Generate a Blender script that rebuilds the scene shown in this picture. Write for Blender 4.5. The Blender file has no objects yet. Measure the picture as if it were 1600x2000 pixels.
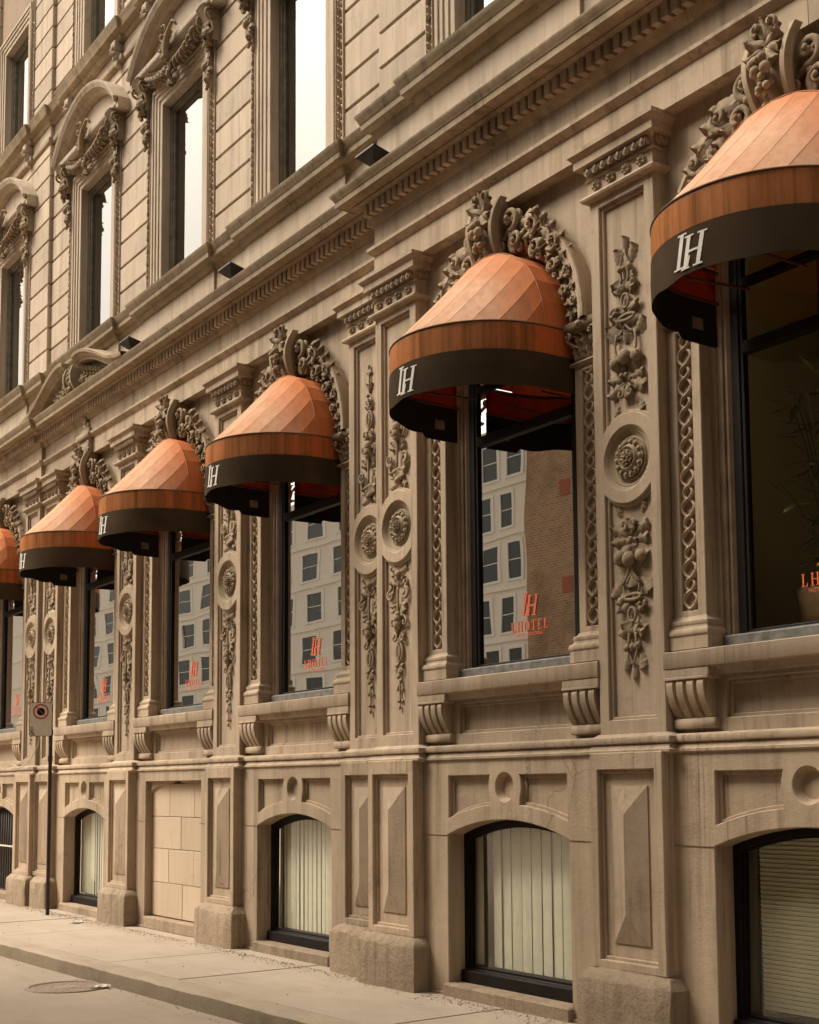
import bpy, bmesh, math, random
from mathutils import Vector, Matrix
from mathutils.geometry import tessellate_polygon
pi = math.pi; R = math.radians
sc = bpy.context.scene; COL = sc.collection

# ------------------------------------------------------------------ camera, sky, sun, exposure
def cam_axes(yaw, pitch, roll):
    f = Vector((-math.sin(yaw)*math.cos(pitch), math.cos(yaw)*math.cos(pitch), math.sin(pitch)))
    r = f.cross(Vector((0, 0, 1))).normalized(); u = r.cross(f)
    return math.cos(roll)*r + math.sin(roll)*u, -math.sin(roll)*r + math.cos(roll)*u, f
cd = bpy.data.cameras.new('camera'); cam = bpy.data.objects.new('camera', cd); COL.objects.link(cam)
r_, u_, f_ = cam_axes(R(56.2753), R(5.4212), R(-.3745))
cam.matrix_world = Matrix(((r_.x, u_.x, -f_.x, 0), (r_.y, u_.y, -f_.y, -6.5), (r_.z, u_.z, -f_.z, 1.7), (0, 0, 0, 1)))
cd.sensor_fit = 'HORIZONTAL'; cd.sensor_width = 36; cd.lens = 2619.25/1600*36
cd.shift_x = (800-783.4)/1600; cd.shift_y = (1288.9-1000)/1600
cd.clip_start = .1; cd.clip_end = 1000; sc.camera = cam

SUN_EL, SUN_AZ = 50, -132      # degrees; azimuth measured from +x counter-clockwise (towards -x, -y)
w = bpy.data.worlds.new('World'); sc.world = w; w.use_nodes = True
nt = w.node_tree; nt.nodes.clear()
out = nt.nodes.new('ShaderNodeOutputWorld'); bg = nt.nodes.new('ShaderNodeBackground')
sky = nt.nodes.new('ShaderNodeTexSky'); sky.sky_type = 'NISHITA'; sky.sun_disc = False
sky.sun_elevation = R(SUN_EL); sky.sun_rotation = R(90-SUN_AZ)
sky.air_density = 1.2; sky.dust_density = 6; sky.ozone_density = .4
hs = nt.nodes.new('ShaderNodeHueSaturation'); hs.inputs['Saturation'].default_value = .05
tint = nt.nodes.new('ShaderNodeMixRGB'); tint.blend_type = 'MULTIPLY'; tint.inputs[0].default_value = 1
tint.inputs[2].default_value = (1, .92, .785, 1)          # veiled, warm overcast
nt.links.new(sky.outputs[0], hs.inputs['Color']); nt.links.new(hs.outputs[0], tint.inputs[1])
nt.links.new(tint.outputs[0], bg.inputs[0]); nt.links.new(bg.outputs[0], out.inputs[0])
bg.inputs[1].default_value = .115
sd = bpy.data.lights.new('sun', 'SUN'); sun = bpy.data.objects.new('sun', sd); COL.objects.link(sun)
sd.energy = 1.5; sd.angle = R(26); sd.color = (1, .91, .785)
sv = Vector((math.cos(R(SUN_AZ))*math.cos(R(SUN_EL)), math.sin(R(SUN_AZ))*math.cos(R(SUN_EL)), math.sin(R(SUN_EL))))
sun.rotation_euler = sv.to_track_quat('Z', 'Y').to_euler(); sun.location = (-20, -20, 30)
vs = sc.view_settings; vs.view_transform = 'Standard'; vs.look = 'None'; vs.gamma = 1; vs.use_curve_mapping = False
vs.exposure = 1.15

# ------------------------------------------------------------------ materials
def nodemat(name):
    m = bpy.data.materials.new(name); m.use_nodes = True
    t = m.node_tree; b = t.nodes['Principled BSDF']; return m, t, b
def N(t, k, **kw):
    n = t.nodes.new(k)
    for a, v in kw.items():
        if a in n.inputs: n.inputs[a].default_value = v
        else: setattr(n, a, v)
    return n
def noise(t, vec, scale, detail=4, rough=.55):
    n = N(t, 'ShaderNodeTexNoise', Scale=scale, Detail=detail, Roughness=rough); t.links.new(vec, n.inputs['Vector']); return n.outputs['Fac']
def mapping(t, vec, sx, sy, sz):
    n = N(t, 'ShaderNodeMapping'); n.inputs['Scale'].default_value = (sx, sy, sz); t.links.new(vec, n.inputs['Vector']); return n.outputs[0]
def ramp(t, fac, stops):
    n = N(t, 'ShaderNodeValToRGB'); e = n.color_ramp.elements
    while len(e) < len(stops): e.new(.5)
    for i, (p, c) in enumerate(stops):
        e[i].position = p; e[i].color = (c, c, c, 1) if isinstance(c, (int, float)) else (*c, 1)
    t.links.new(fac, n.inputs[0]); return n.outputs[0]
def mix(t, fac, a, b, mode='MIX'):
    n = N(t, 'ShaderNodeMixRGB', blend_type=mode)
    for s, v in ((0, fac), (1, a), (2, b)):
        if hasattr(v, 'links'): t.links.new(v, n.inputs[s])
        elif isinstance(v, (int, float)) and s == 0: n.inputs[s].default_value = v
        else: n.inputs[s].default_value = (*v, 1) if len(v) == 3 else v
    return n.outputs[0]
def math_(t, op, a, b=0.0):
    n = N(t, 'ShaderNodeMath', operation=op)
    for s, v in ((0, a), (1, b)):
        if hasattr(v, 'links'): t.links.new(v, n.inputs[s])
        else: n.inputs[s].default_value = v
    return n.outputs[0]
def bump(t, b, h, strength, dist=.01, chain=None):
    n = N(t, 'ShaderNodeBump', Strength=strength, Distance=dist); t.links.new(h, n.inputs['Height'])
    if chain: t.links.new(chain, n.inputs['Normal'])
    t.links.new(n.outputs[0], b.inputs['Normal']); return n.outputs[0]
def stone_mat(name, lo, hi, stain=(.105, .072, .044), stain_amt=.85, tool=.25, grain=.35, blotch=(.52, .41, .31), erode=0, crack=.3):
    m, t, b = nodemat(name)
    p = N(t, 'ShaderNodeNewGeometry').outputs['Position']
    c = mix(t, ramp(t, noise(t, p, 1.3, 5), [(.3, 0), (.7, 1)]), lo, hi)
    c = mix(t, math_(t, 'MULTIPLY', ramp(t, noise(t, p, 22, 6, .7), [(.35, 0), (.75, 1)]), .35), c, blotch)
    streak = ramp(t, noise(t, mapping(t, p, 7, 7, .55), 1.0, 6, .62), [(.50, 0), (.74, 1)])
    c = mix(t, math_(t, 'MULTIPLY', streak, stain_amt*.75), c, stain)
    dirt = ramp(t, noise(t, mapping(t, p, 1, 1, 1.2), 3.1, 8, .7), [(.55, 0), (.70, 1)])
    c = mix(t, math_(t, 'MULTIPLY', dirt, stain_amt*.45), c, stain)
    wash = ramp(t, noise(t, mapping(t, p, 9, 9, .35), 1.3, 4, .55), [(.54, 0), (.70, 1)])
    c = mix(t, math_(t, 'MULTIPLY', wash, .38), c, tuple(min(.62, 1.28*x) for x in hi))
    big = ramp(t, noise(t, mapping(t, p, 1.6, 1.6, .35), .8, 5, .6), [(.42, 0), (.66, 1)])
    c = mix(t, math_(t, 'MULTIPLY', big, stain_amt*.45), c, tuple(.62*x for x in lo))
    run = ramp(t, noise(t, mapping(t, p, 26, 26, .8), 1.0, 4, .6), [(.56, 0), (.70, 1)])
    run = math_(t, 'MULTIPLY', run, ramp(t, noise(t, p, .9, 3), [(.48, 0), (.62, 1)]))
    c = mix(t, math_(t, 'MULTIPLY', run, stain_amt*.8), c, tuple(.8*x for x in stain))
    vo = N(t, 'ShaderNodeTexVoronoi', feature='DISTANCE_TO_EDGE', Scale=1.7)
    wob = N(t, 'ShaderNodeMixRGB', blend_type='ADD'); wob.inputs[0].default_value = .35; t.links.new(p, wob.inputs[1])
    nz = N(t, 'ShaderNodeTexNoise', Scale=3.0, Detail=6.0); t.links.new(p, nz.inputs['Vector']); t.links.new(nz.outputs['Color'], wob.inputs[2]); t.links.new(wob.outputs[0], vo.inputs['Vector'])
    crk = math_(t, 'MULTIPLY', ramp(t, vo.outputs['Distance'], [(.0, 1), (.010, 0)]), ramp(t, noise(t, p, .7, 3), [(.56, 0), (.62, 1)]))
    c = mix(t, math_(t, 'MULTIPLY', crk, crack), c, (.05, .032, .02))
    pit = ramp(t, noise(t, p, 60, 3, .6), [(.70, 0), (.77, 1)])
    c = mix(t, math_(t, 'MULTIPLY', pit, .45), c, stain)
    obj = N(t, 'ShaderNodeObjectInfo').outputs['Random']
    c = mix(t, 1.0, c, ramp(t, obj, [(0, (.84, .835, .815)), (1, (1.09, 1.075, 1.05))]), 'MULTIPLY')
    t.links.new(c, b.inputs['Base Color'])
    b.inputs['Roughness'].default_value = .86; b.inputs['Specular IOR Level'].default_value = .25
    n1 = bump(t, b, noise(t, mapping(t, p, 16, 16, 150), 1.0, 3, .6), tool, .004)
    n2 = bump(t, b, noise(t, p, 38, 7, .72), grain, .006, n1)
    if erode: bump(t, b, noise(t, p, 9, 8, .7), erode, .03, n2)
    return m
M = {}
M['stone'] = stone_mat('facade_stone', (.385, .292, .205), (.46, .355, .258))
M['upper'] = stone_mat('upper_stone', (.43, .34, .255), (.50, .40, .31), stain_amt=.6, tool=.12)
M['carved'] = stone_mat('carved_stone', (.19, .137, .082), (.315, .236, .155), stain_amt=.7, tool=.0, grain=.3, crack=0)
M['mould'] = stone_mat('moulded_stone', (.27, .205, .125), (.385, .30, .205), stain_amt=.9, tool=.08)
M['base'] = stone_mat('basement_stone', (.36, .27, .185), (.44, .335, .24), stain_amt=.8, tool=.3, grain=.5, erode=.22, crack=.45)
M['rough'] = stone_mat('plinth_stone', (.27, .20, .135), (.34, .255, .175), stain_amt=.8, tool=.15, grain=.9, erode=.8, crack=.45)
M['infill'] = stone_mat('infill_stone', (.45, .345, .245), (.50, .385, .28), stain_amt=.12, tool=.06, grain=.2)
M['joint'] = stone_mat('joint_stone', (.19, .13, .085), (.24, .17, .11), stain_amt=.4, tool=0)
def plain(name, col, rough=.6, metal=0, spec=.5, bmp=0, bscale=40, var=.0):
    m, t, b = nodemat(name)
    b.inputs['Roughness'].default_value = rough; b.inputs['Metallic'].default_value = metal; b.inputs['Specular IOR Level'].default_value = spec
    p = N(t, 'ShaderNodeNewGeometry').outputs['Position']
    lo = tuple(c*(1-var) for c in col); hi = tuple(min(1, c*(1+var)) for c in col)
    t.links.new(mix(t, ramp(t, noise(t, p, bscale*.25, 5), [(.3, 0), (.7, 1)]), lo, hi), b.inputs['Base Color'])
    if bmp: bump(t, b, noise(t, p, bscale, 5), bmp, .004)
    return m
M['black'] = plain('black_frame_paint', (.010, .007, .005), .6, spec=.15, var=.3, bmp=.2)
M['brownwood'] = plain('brown_wood_reveal', (.20, .135, .08), .7, var=.25, bmp=.3, bscale=25)
M['sillmetal'] = plain('grey_sill', (.13, .12, .105), .6, var=.4, bmp=.5, bscale=60)
M['dark'] = plain('dark_interior', (.035, .022, .014), .9, var=.3)
M['tanwall'] = plain('tan_interior', (.16, .12, .06), .9, var=.2)
M['blind'] = plain('cream_blind', (.62, .60, .52), .75, var=.06)
M['blinddim'] = plain('dim_blind', (.60, .58, .45), .75, var=.06)
M['white'] = plain('white_paint', (.84, .79, .70), .6, var=.06)
M['logo'] = plain('logo_white', (.62, .57, .50), .7, var=.1)
M['orange'] = plain('orange_vinyl', (.74, .13, .04), .5, var=.05)
M['signface'] = plain('sign_face', (.62, .57, .49), .45, var=.06)
M['signred'] = plain('sign_red', (.42, .02, .02), .45, var=.05)
M['signgrey'] = plain('sign_sticker', (.36, .32, .27), .6, var=.1)
M['post'] = plain('dark_post', (.035, .022, .018), .5, metal=.3, var=.4, bmp=.3)
M['iron'] = plain('manhole_iron', (.28, .21, .155), .75, metal=.2, var=.3, bmp=.6, bscale=90)
M['paper'] = plain('litter_paper', (.54, .48, .40), .8, var=.05)
M['cable'] = plain('cable', (.42, .34, .26), .6)
M['plant'] = plain('indoor_leaf', (.15, .18, .06), .5, var=.5)
M['pot'] = plain('woven_pot', (.18, .11, .06), .9, var=.4, bmp=.8)
M['gold'] = plain('gold_box', (.55, .42, .18), .5, var=.1)
M['knit'] = plain('knit_grey', (.30, .31, .31), .95, var=.2, bmp=.6)
M['wax'] = plain('pale_figure', (.6, .45, .27), .7)
M['lamp'] = plain('floodlight_body', (.022, .018, .015), .55, spec=.3, var=.4)
M['lampglass'] = plain('floodlight_glass', (.35, .34, .31), .15)
M['slate'] = plain('reflected_window_dark', (.045, .05, .045), .15)
M['render'] = plain('white_render', (.85, .78, .69), .8, var=.06)
def glass(name, base, tintc, wav=.35, wscale=1.4, mult=1.9):
    m, t, b = nodemat(name); t.nodes.remove(b)
    o = t.nodes['Material Output']
    fr = N(t, 'ShaderNodeFresnel')
    bk = N(t, 'ShaderNodeNewGeometry').outputs['Backfacing']      # a thin pane: same reflectance from both sides
    t.links.new(math_(t, 'SUBTRACT', 1.52, math_(t, 'MULTIPLY', bk, 1.52-1/1.52)), fr.inputs['IOR'])
    p = N(t, 'ShaderNodeNewGeometry').outputs['Position']
    bp = N(t, 'ShaderNodeBump', Strength=wav, Distance=.02); t.links.new(noise(t, p, wscale, 1, .3), bp.inputs['Height'])
    gl = N(t, 'ShaderNodeBsdfGlossy', Roughness=.0); t.links.new(bp.outputs[0], gl.inputs['Normal'])
    tr = N(t, 'ShaderNodeBsdfTransparent'); tr.inputs[0].default_value = (*tintc, 1)
    f = math_(t, 'MINIMUM', math_(t, 'ADD', math_(t, 'MULTIPLY', fr.outputs[0], mult), base), 1)
    ms = N(t, 'ShaderNodeMixShader'); t.links.new(f, ms.inputs[0]); t.links.new(tr.outputs[0], ms.inputs[1]); t.links.new(gl.outputs[0], ms.inputs[2])
    t.links.new(ms.outputs[0], o.inputs[0]); return m
M['glassclear'] = glass('clear_glass', .06, (.97, .95, .85), .045)
M['glass'] = glass('shop_glass', .64, (.80, .80, .66), .045)
M['glassup'] = glass('upper_glass', .17, (.55, .56, .50), .05)
M['glasslow'] = glass('basement_glass', .09, (.97, .97, .88), .08, mult=1.25)
def awning_mat(name, top, low, stain_amt, trans, deep_shade=None):
    m, t, b = nodemat(name); o = t.nodes['Material Output']
    p = N(t, 'ShaderNodeNewGeometry').outputs['Position']
    c = mix(t, ramp(t, noise(t, p, 2.2, 4), [(.3, 0), (.7, 1)]), top, low)
    if deep_shade:
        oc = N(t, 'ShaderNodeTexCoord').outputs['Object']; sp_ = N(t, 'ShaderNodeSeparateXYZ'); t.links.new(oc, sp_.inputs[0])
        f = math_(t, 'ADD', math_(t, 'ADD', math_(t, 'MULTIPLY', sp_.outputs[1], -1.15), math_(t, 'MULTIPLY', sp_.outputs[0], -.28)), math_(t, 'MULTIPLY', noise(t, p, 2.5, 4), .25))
        c = mix(t, ramp(t, f, [(.12, 0), (.62, 1)]), deep_shade, c)  # sun fading at the front, plus shade painted in towards wall and right side
    st = ramp(t, noise(t, mapping(t, p, 16, 16, .5), 1, 5, .65), [(.42, 0), (.68, 1)])
    c = mix(t, math_(t, 'MULTIPLY', st, stain_amt), c, (.20, .085, .03))
    c = mix(t, math_(t, 'MULTIPLY', ramp(t, noise(t, p, 4.5, 6, .7), [(.55, 0), (.72, 1)]), .35*stain_amt+.06), c, (.14, .10, .045))
    back = N(t, 'ShaderNodeNewGeometry').outputs['Backfacing']; tr = N(t, 'ShaderNodeBsdfTranslucent'); t.links.new(mix(t, 1.0, c, (1, .20, .09), 'MULTIPLY'), tr.inputs[0]); c = mix(t, back, c, (.05, .011, .006)); d = N(t, 'ShaderNodeBsdfDiffuse'); t.links.new(c, d.inputs[0])  # underside shade painted in: back faces of the cloth get a near-black red
    bp = N(t, 'ShaderNodeBump', Strength=.5, Distance=.02); t.links.new(noise(t, mapping(t, p, 5, 5, 2.2), 1, 5, .55), bp.inputs['Height']); b2 = N(t, 'ShaderNodeBump', Strength=.25, Distance=.003); t.links.new(noise(t, p, 110, 3), b2.inputs['Height']); t.links.new(bp.outputs[0], b2.inputs['Normal']); t.links.new(b2.outputs[0], d.inputs['Normal'])
    ms = N(t, 'ShaderNodeMixShader', Fac=trans); t.links.new(d.outputs[0], ms.inputs[1]); t.links.new(tr.outputs[0], ms.inputs[2])
    t.links.new(ms.outputs[0], o.inputs[0]); t.nodes.remove(b); return m
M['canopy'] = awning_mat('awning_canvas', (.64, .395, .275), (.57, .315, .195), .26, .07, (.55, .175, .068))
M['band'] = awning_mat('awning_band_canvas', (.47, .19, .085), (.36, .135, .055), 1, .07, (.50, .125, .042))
M['valance'] = plain('black_valance', (.055, .036, .021), .95, spec=.05, var=.3, bmp=.25, bscale=8)
M['inner'] = plain('valance_inner', (.012, .007, .005), .95, var=.2)
M['seam'] = plain('awning_seam', (.40, .20, .105), .85, var=.2)
def ground_mat(name, a, b_, sc1, grain, spots=(.1, .08, .06), sp=.5):
    m, t, b = nodemat(name); p = N(t, 'ShaderNodeNewGeometry').outputs['Position']
    c = mix(t, ramp(t, noise(t, p, sc1, 6, .65), [(.3, 0), (.7, 1)]), a, b_)
    c = mix(t, math_(t, 'MULTIPLY', ramp(t, noise(t, p, 70, 4, .7), [(.52, 0), (.68, 1)]), sp), c, spots)
    c = mix(t, math_(t, 'MULTIPLY', ramp(t, noise(t, mapping(t, p, .6, 2.4, 1), 2.2, 7, .7), [(.52, 0), (.72, 1)]), sp*.7), c, spots)
    c = mix(t, math_(t, 'MULTIPLY', ramp(t, noise(t, p, 140, 2, .7), [(.62, 0), (.7, 1)]), .3), c, tuple(min(1, x*1.9) for x in b_))
    t.links.new(c, b.inputs['Base Color']); b.inputs['Roughness'].default_value = .9; b.inputs['Specular IOR Level'].default_value = .2
    n1 = bump(t, b, noise(t, p, 120, 4, .7), grain, .006); bump(t, b, noise(t, p, 4, 5), .25, .02, n1)
    return m
M['road'] = ground_mat('asphalt', (.30, .24, .182), (.36, .29, .222), .7, .8, (.14, .105, .078), .35)
M['walk'] = ground_mat('pavement_concrete', (.335, .272, .21), (.40, .328, .258), 1.1, .35, (.20, .15, .105), .45)
M['kerb'] = ground_mat('kerb_concrete', (.30, .235, .172), (.375, .30, .225), 2, .6, (.17, .12, .08), .6)
M['kerbface'] = ground_mat('kerb_face_concrete', (.19, .145, .098), (.25, .195, .135), 2.5, .8, (.09, .065, .04), .8)
M['grit'] = plain('grit', (.22, .165, .115), .95, var=.5)
def brick_mat():
    m, t, b = nodemat('far_brick'); p = N(t, 'ShaderNodeNewGeometry').outputs['Position']
    s = N(t, 'ShaderNodeSeparateXYZ'); t.links.new(p, s.inputs[0]); cb = N(t, 'ShaderNodeCombineXYZ')
    t.links.new(math_(t, 'ADD', s.outputs[0], s.outputs[1]), cb.inputs[0]); t.links.new(s.outputs[2], cb.inputs[1])
    bt = N(t, 'ShaderNodeTexBrick', Scale=1.0); bt.inputs['Brick Width'].default_value = .42; bt.inputs['Row Height'].default_value = .16; bt.inputs['Mortar Size'].default_value = .02
    bt.inputs['Color1'].default_value = (.30, .16, .08, 1); bt.inputs['Color2'].default_value = (.40, .235, .13, 1); bt.inputs['Mortar'].default_value = (.45, .35, .25, 1)
    t.links.new(cb.outputs[0], bt.inputs['Vector'])
    c = mix(t, math_(t, 'MULTIPLY', ramp(t, noise(t, p, .35, 6, .7), [(.45, 0), (.7, 1)]), .6), bt.outputs['Color'], (.11, .07, .04))
    t.links.new(c, b.inputs['Base Color']); b.inputs['Roughness'].default_value = .9; return m
M['brick'] = brick_mat(); M['darkbrick'] = plain('dark_brick', (.045, .028, .014), .9, var=.3)

# ------------------------------------------------------------------ mesh builder
class MB:
    def __init__(s): s.v = []; s.f = []
    def add(s, vs_, fs):
        o = len(s.v); s.v += [tuple(v) for v in vs_]; s.f += [tuple(i+o for i in f) for f in fs]
    def box(s, x0, x1, y0, y1, z0, z1, c=.006):
        c = min(c, (x1-x0)*.3, (y1-y0)*.3, (z1-z0)*.3)
        X = (x0, x1); Y = (y0, y1); Z = (z0, z1); vv = []; idx = {}
        for i in (0, 1):
            for j in (0, 1):
                for k in (0, 1):
                    sx = c if i == 0 else -c; sy = c if j == 0 else -c; sz = c if k == 0 else -c
                    for a, q in enumerate(((X[i], Y[j]+sy, Z[k]+sz), (X[i]+sx, Y[j], Z[k]+sz), (X[i]+sx, Y[j]+sy, Z[k]))):
                        idx[i, j, k, a] = len(vv); vv.append(q)
        F = []
        def quad(a, b, c_, d, n):
            p = [Vector(vv[q]) for q in (a, b, c_, d)]
            nn = (p[1]-p[0]).cross(p[2]-p[0])
            F.append((a, b, c_, d) if nn.dot(n) > 0 else (d, c_, b, a))
        for i in (0, 1):
            sg = -1 if i == 0 else 1
            quad(idx[i,0,0,0], idx[i,1,0,0], idx[i,1,1,0], idx[i,0,1,0], Vector((sg,0,0)))
            quad(idx[0,i,0,1], idx[1,i,0,1], idx[1,i,1,1], idx[0,i,1,1], Vector((0,sg,0)))
            quad(idx[0,0,i,2], idx[1,0,i,2], idx[1,1,i,2], idx[0,1,i,2], Vector((0,0,sg)))
            for j in (0, 1):
                sj = -1 if j == 0 else 1
                quad(idx[i,j,0,0], idx[i,j,1,0], idx[i,j,1,1], idx[i,j,0,1], Vector((sg,sj,0)))
                quad(idx[i,0,j,0], idx[i,1,j,0], idx[i,1,j,2], idx[i,0,j,2], Vector((sg,0,sj)))
                quad(idx[0,i,j,1], idx[1,i,j,1], idx[1,i,j,2], idx[0,i,j,2], Vector((0,sg,sj)))
        for i in (0, 1):
            for j in (0, 1):
                for k in (0, 1):
                    a, b, c_ = idx[i,j,k,0], idx[i,j,k,1], idx[i,j,k,2]
                    n = Vector((i*2-1, j*2-1, k*2-1))
                    nn = (Vector(vv[b])-Vector(vv[a])).cross(Vector(vv[c_])-Vector(vv[a]))
                    F.append((a, b, c_) if nn.dot(n) > 0 else (c_, b, a))
        s.add(vv, F)
    def grid(s, pts, closed_u=False, closed_v=False, flip=False):
        nu = len(pts); nv = len(pts[0]); o = len(s.v)
        for r in pts: s.v += [tuple(p) for p in r]
        for i in range(nu if closed_u else nu-1):
            for j in range(nv if closed_v else nv-1):
                a = o+i*nv+j; b = o+i*nv+(j+1) % nv; c = o+((i+1) % nu)*nv+(j+1) % nv; d = o+((i+1) % nu)*nv+j
                s.f.append((d, c, b, a) if flip else (a, b, c, d))
    def tube(s, pts, rad, n=6, cap=True):
        P = [Vector(p) for p in pts]; rings = []
        up = Vector((.13, .91, .37))
        for i, p in enumerate(P):
            d = (P[min(i+1, len(P)-1)]-P[max(i-1, 0)]).normalized()
            a = d.cross(up).normalized(); b = d.cross(a)
            r = rad[i] if isinstance(rad, (list, tuple)) else rad
            rings.append([p+a*math.cos(2*pi*k/n)*r+b*math.sin(2*pi*k/n)*r for k in range(n)])
        o = len(s.v); s.grid(rings, closed_v=True, flip=True)
        if cap:
            s.f.append(tuple(o+k for k in range(n))); s.f.append(tuple(o+(len(P)-1)*n+k for k in reversed(range(n))))
    def sphere(s, c, r, nu=9, nv=6, sx=1, sy=1, sz=1):
        pts = []
        for i in range(nv+1):
            th = pi*i/nv
            pts.append([(c[0]+sx*r*math.sin(th)*math.cos(2*pi*k/nu), c[1]+sy*r*math.sin(th)*math.sin(2*pi*k/nu), c[2]+sz*r*math.cos(th)) for k in range(nu)])
        s.grid(pts, closed_v=True, flip=True)
    def lathe_y(s, cx, cz, prof, n=32, flip=False):     # prof: (radius, y), axis along y
        s.grid([[(cx+r*math.cos(2*pi*k/n), y, cz+r*math.sin(2*pi*k/n)) for k in range(n)] for r, y in prof], closed_v=True, flip=flip)
    def lathe_z(s, cx, cy, prof, n=12):                 # prof: (radius, z)
        s.grid([[(cx+r*math.cos(2*pi*k/n), cy+r*math.sin(2*pi*k/n), z) for k in range(n)] for r, z in prof], closed_v=True)
    def plate(s, outer, holes, y0, th, b=.006, back=False):
        """solid panel in the xz plane: front at y0, going back by th, with holes"""
        def area(L): return sum(L[i-1][0]*L[i][1]-L[i][0]*L[i-1][1] for i in range(len(L)))
        outer = list(outer) if area(outer) > 0 else list(reversed(outer))
        holes = [list(h) if area(h) < 0 else list(reversed(h)) for h in holes]
        def inset(L, d):
            n = len(L); r = []
            for i in range(n):
                p0, p, p1 = Vector(L[i-1]), Vector(L[i]), Vector(L[(i+1) % n])
                e0 = (p-p0).normalized(); e1 = (p1-p).normalized()
                n0 = Vector((-e0.y, e0.x)); n1 = Vector((-e1.y, e1.x)); m = n0+n1
                k = max(.35, 1+n0.dot(n1)); r.append(tuple(p+m*(d/k)))
            return r
        loops = [outer]+holes; fr = [inset(L, b) for L in loops] if b else loops
        tri = tessellate_polygon([[Vector((p[0], p[1], 0)) for p in L] for L in fr])
        flat = [p for L in fr for p in L]
        F = []
        for t_ in tri:
            a, b_, c = (Vector(flat[i]) for i in t_)
            cr = (b_-a).x*(c-a).y-(b_-a).y*(c-a).x
            if abs(cr) < 1e-12: continue
            F.append(tuple(t_) if cr > 0 else tuple(reversed(t_)))
        s.add([(p[0], y0, p[1]) for p in flat], F)
        if back: s.add([(p[0], y0+th, p[1]) for p in flat], [tuple(reversed(q)) for q in F])
        for L, Lf in zip(loops, fr):
            rows = [[(p[0], y0, p[1]) for p in Lf]] if b else []
            rows += [[(p[0], y0+b, p[1]) for p in L], [(p[0], y0+th, p[1]) for p in L]]
            s.grid(rows, closed_v=True, flip=True)
    def sweep(s, path, prof, caps=True):
        """mouldings: plan path of (x, y) running left to right, profile of (outward, z)"""
        n = len(path); rows = []
        for i in range(n):
            p = Vector(path[i]); ns = []
            if i > 0: d = (p-Vector(path[i-1])).normalized(); ns.append(Vector((d.y, -d.x)))
            if i < n-1: d = (Vector(path[i+1])-p).normalized(); ns.append(Vector((d.y, -d.x)))
            m = ns[0] if len(ns) == 1 else (ns[0]+ns[1])/(1+ns[0].dot(ns[1]))
            rows.append([(p.x+m.x*o, p.y+m.y*o, z) for o, z in prof])
        o = len(s.v); s.grid(rows, flip=False)
        if caps:
            k = len(prof); s.f.append(tuple(o+j for j in range(k))); s.f.append(tuple(o+(n-1)*k+j for j in reversed(range(k))))
    def mesh(s, name, mat, smooth=False, angle=None):
        me = bpy.data.meshes.new(name); me.from_pydata(s.v, [], s.f); me.validate()
        for m in (mat if isinstance(mat, (list, tuple)) else [mat]): me.materials.append(M[m] if isinstance(m, str) else m)
        if smooth or angle: me.polygons.foreach_set('use_smooth', [True]*len(me.polygons))
        if angle:
            bm = bmesh.new(); bm.from_mesh(me)
            for e in bm.edges:
                if len(e.link_faces) != 2 or e.calc_face_angle(0) > R(angle): e.smooth = False
            bm.to_mesh(me); bm.free()
        me.update(); return me
def place(me, name, parent=None, loc=(0, 0, 0), rot=None, scale=None):
    o = bpy.data.objects.new(name, me); COL.objects.link(o); o.location = loc
    if rot: o.rotation_euler = rot
    if scale: o.scale = scale
    if parent: o.parent = parent
    return o
def build(mb, name, mat, parent=None, loc=(0, 0, 0), smooth=False, angle=None, **kw):
    return place(mb.mesh(name, mat, smooth, angle), name, parent, loc, **kw)
def tag(o, label=None, cat=None, group=None, kind=None):
    for k, v in (('label', label), ('category', cat), ('group', group), ('kind', kind)):
        if v: o[k] = v
    return o
def empty(name, loc=(0, 0, 0)):
    o = bpy.data.objects.new(name, None); COL.objects.link(o); o.location = loc; o.empty_display_size = .2; return o
def arc(cx, cz, r, a0, a1, n): return [(cx+r*math.cos(R(a0+(a1-a0)*i/n)), cz+r*math.sin(R(a0+(a1-a0)*i/n))) for i in range(n+1)]
def rect(x0, x1, z0, z1): return [(x0, z0), (x1, z0), (x1, z1), (x0, z1)]

# ------------------------------------------------------------------ carving vocabulary (all raised towards -y)
def leaf(mb, x, z, ang, L, W, y=0., lift=.03, curl=.6, lobes=4, nu=None):
    """rounded, lobed leaf in relief: raised midrib, edges turned back to the ground, tip curling forward"""
    nu = nu or 13
    d = Vector((math.cos(ang), math.sin(ang))); nrm = Vector((-d.y, d.x)); rows = []
    for i in range(nu+1):
        u = i/nu; e = max(0, 1-(2*u**1.15-1)**2)
        w_ = W*.62*(e**.5)*(.66+.38*abs(math.sin(pi*u*(lobes-.5)+.4)))
        ph = max(0, u-.68)/.32*R(80+60*min(curl, 1.5)); rc = L*.085
        al = L*min(u, .68)*1.12+rc*math.sin(ph)*(1 if u > .68 else 0)
        outw = lift*(.28+.62*math.sin(pi*min(.5, u*.60)))+min(rc, lift*.9)*(1-math.cos(ph))
        row = []
        for j in range(7):
            v = (j-3)/3; av = abs(v)
            o_ = outw*(1-.55*av**2.2-(.40 if av == 1 else 0))+(.09*W if j == 3 else 0)-(.10*W*(.5+.5*math.cos(2*pi*u*lobes)) if abs(j-3) in (1, 2) else 0)
            q = d*(al-.12*L*av*av*(.4+.6*(1-u)))+nrm*(w_*(v if av < 1 else v*.97)); row.append((x+q.x, y-o_, z+q.y))
        rows.append(row)
    mb.grid(rows)
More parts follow.
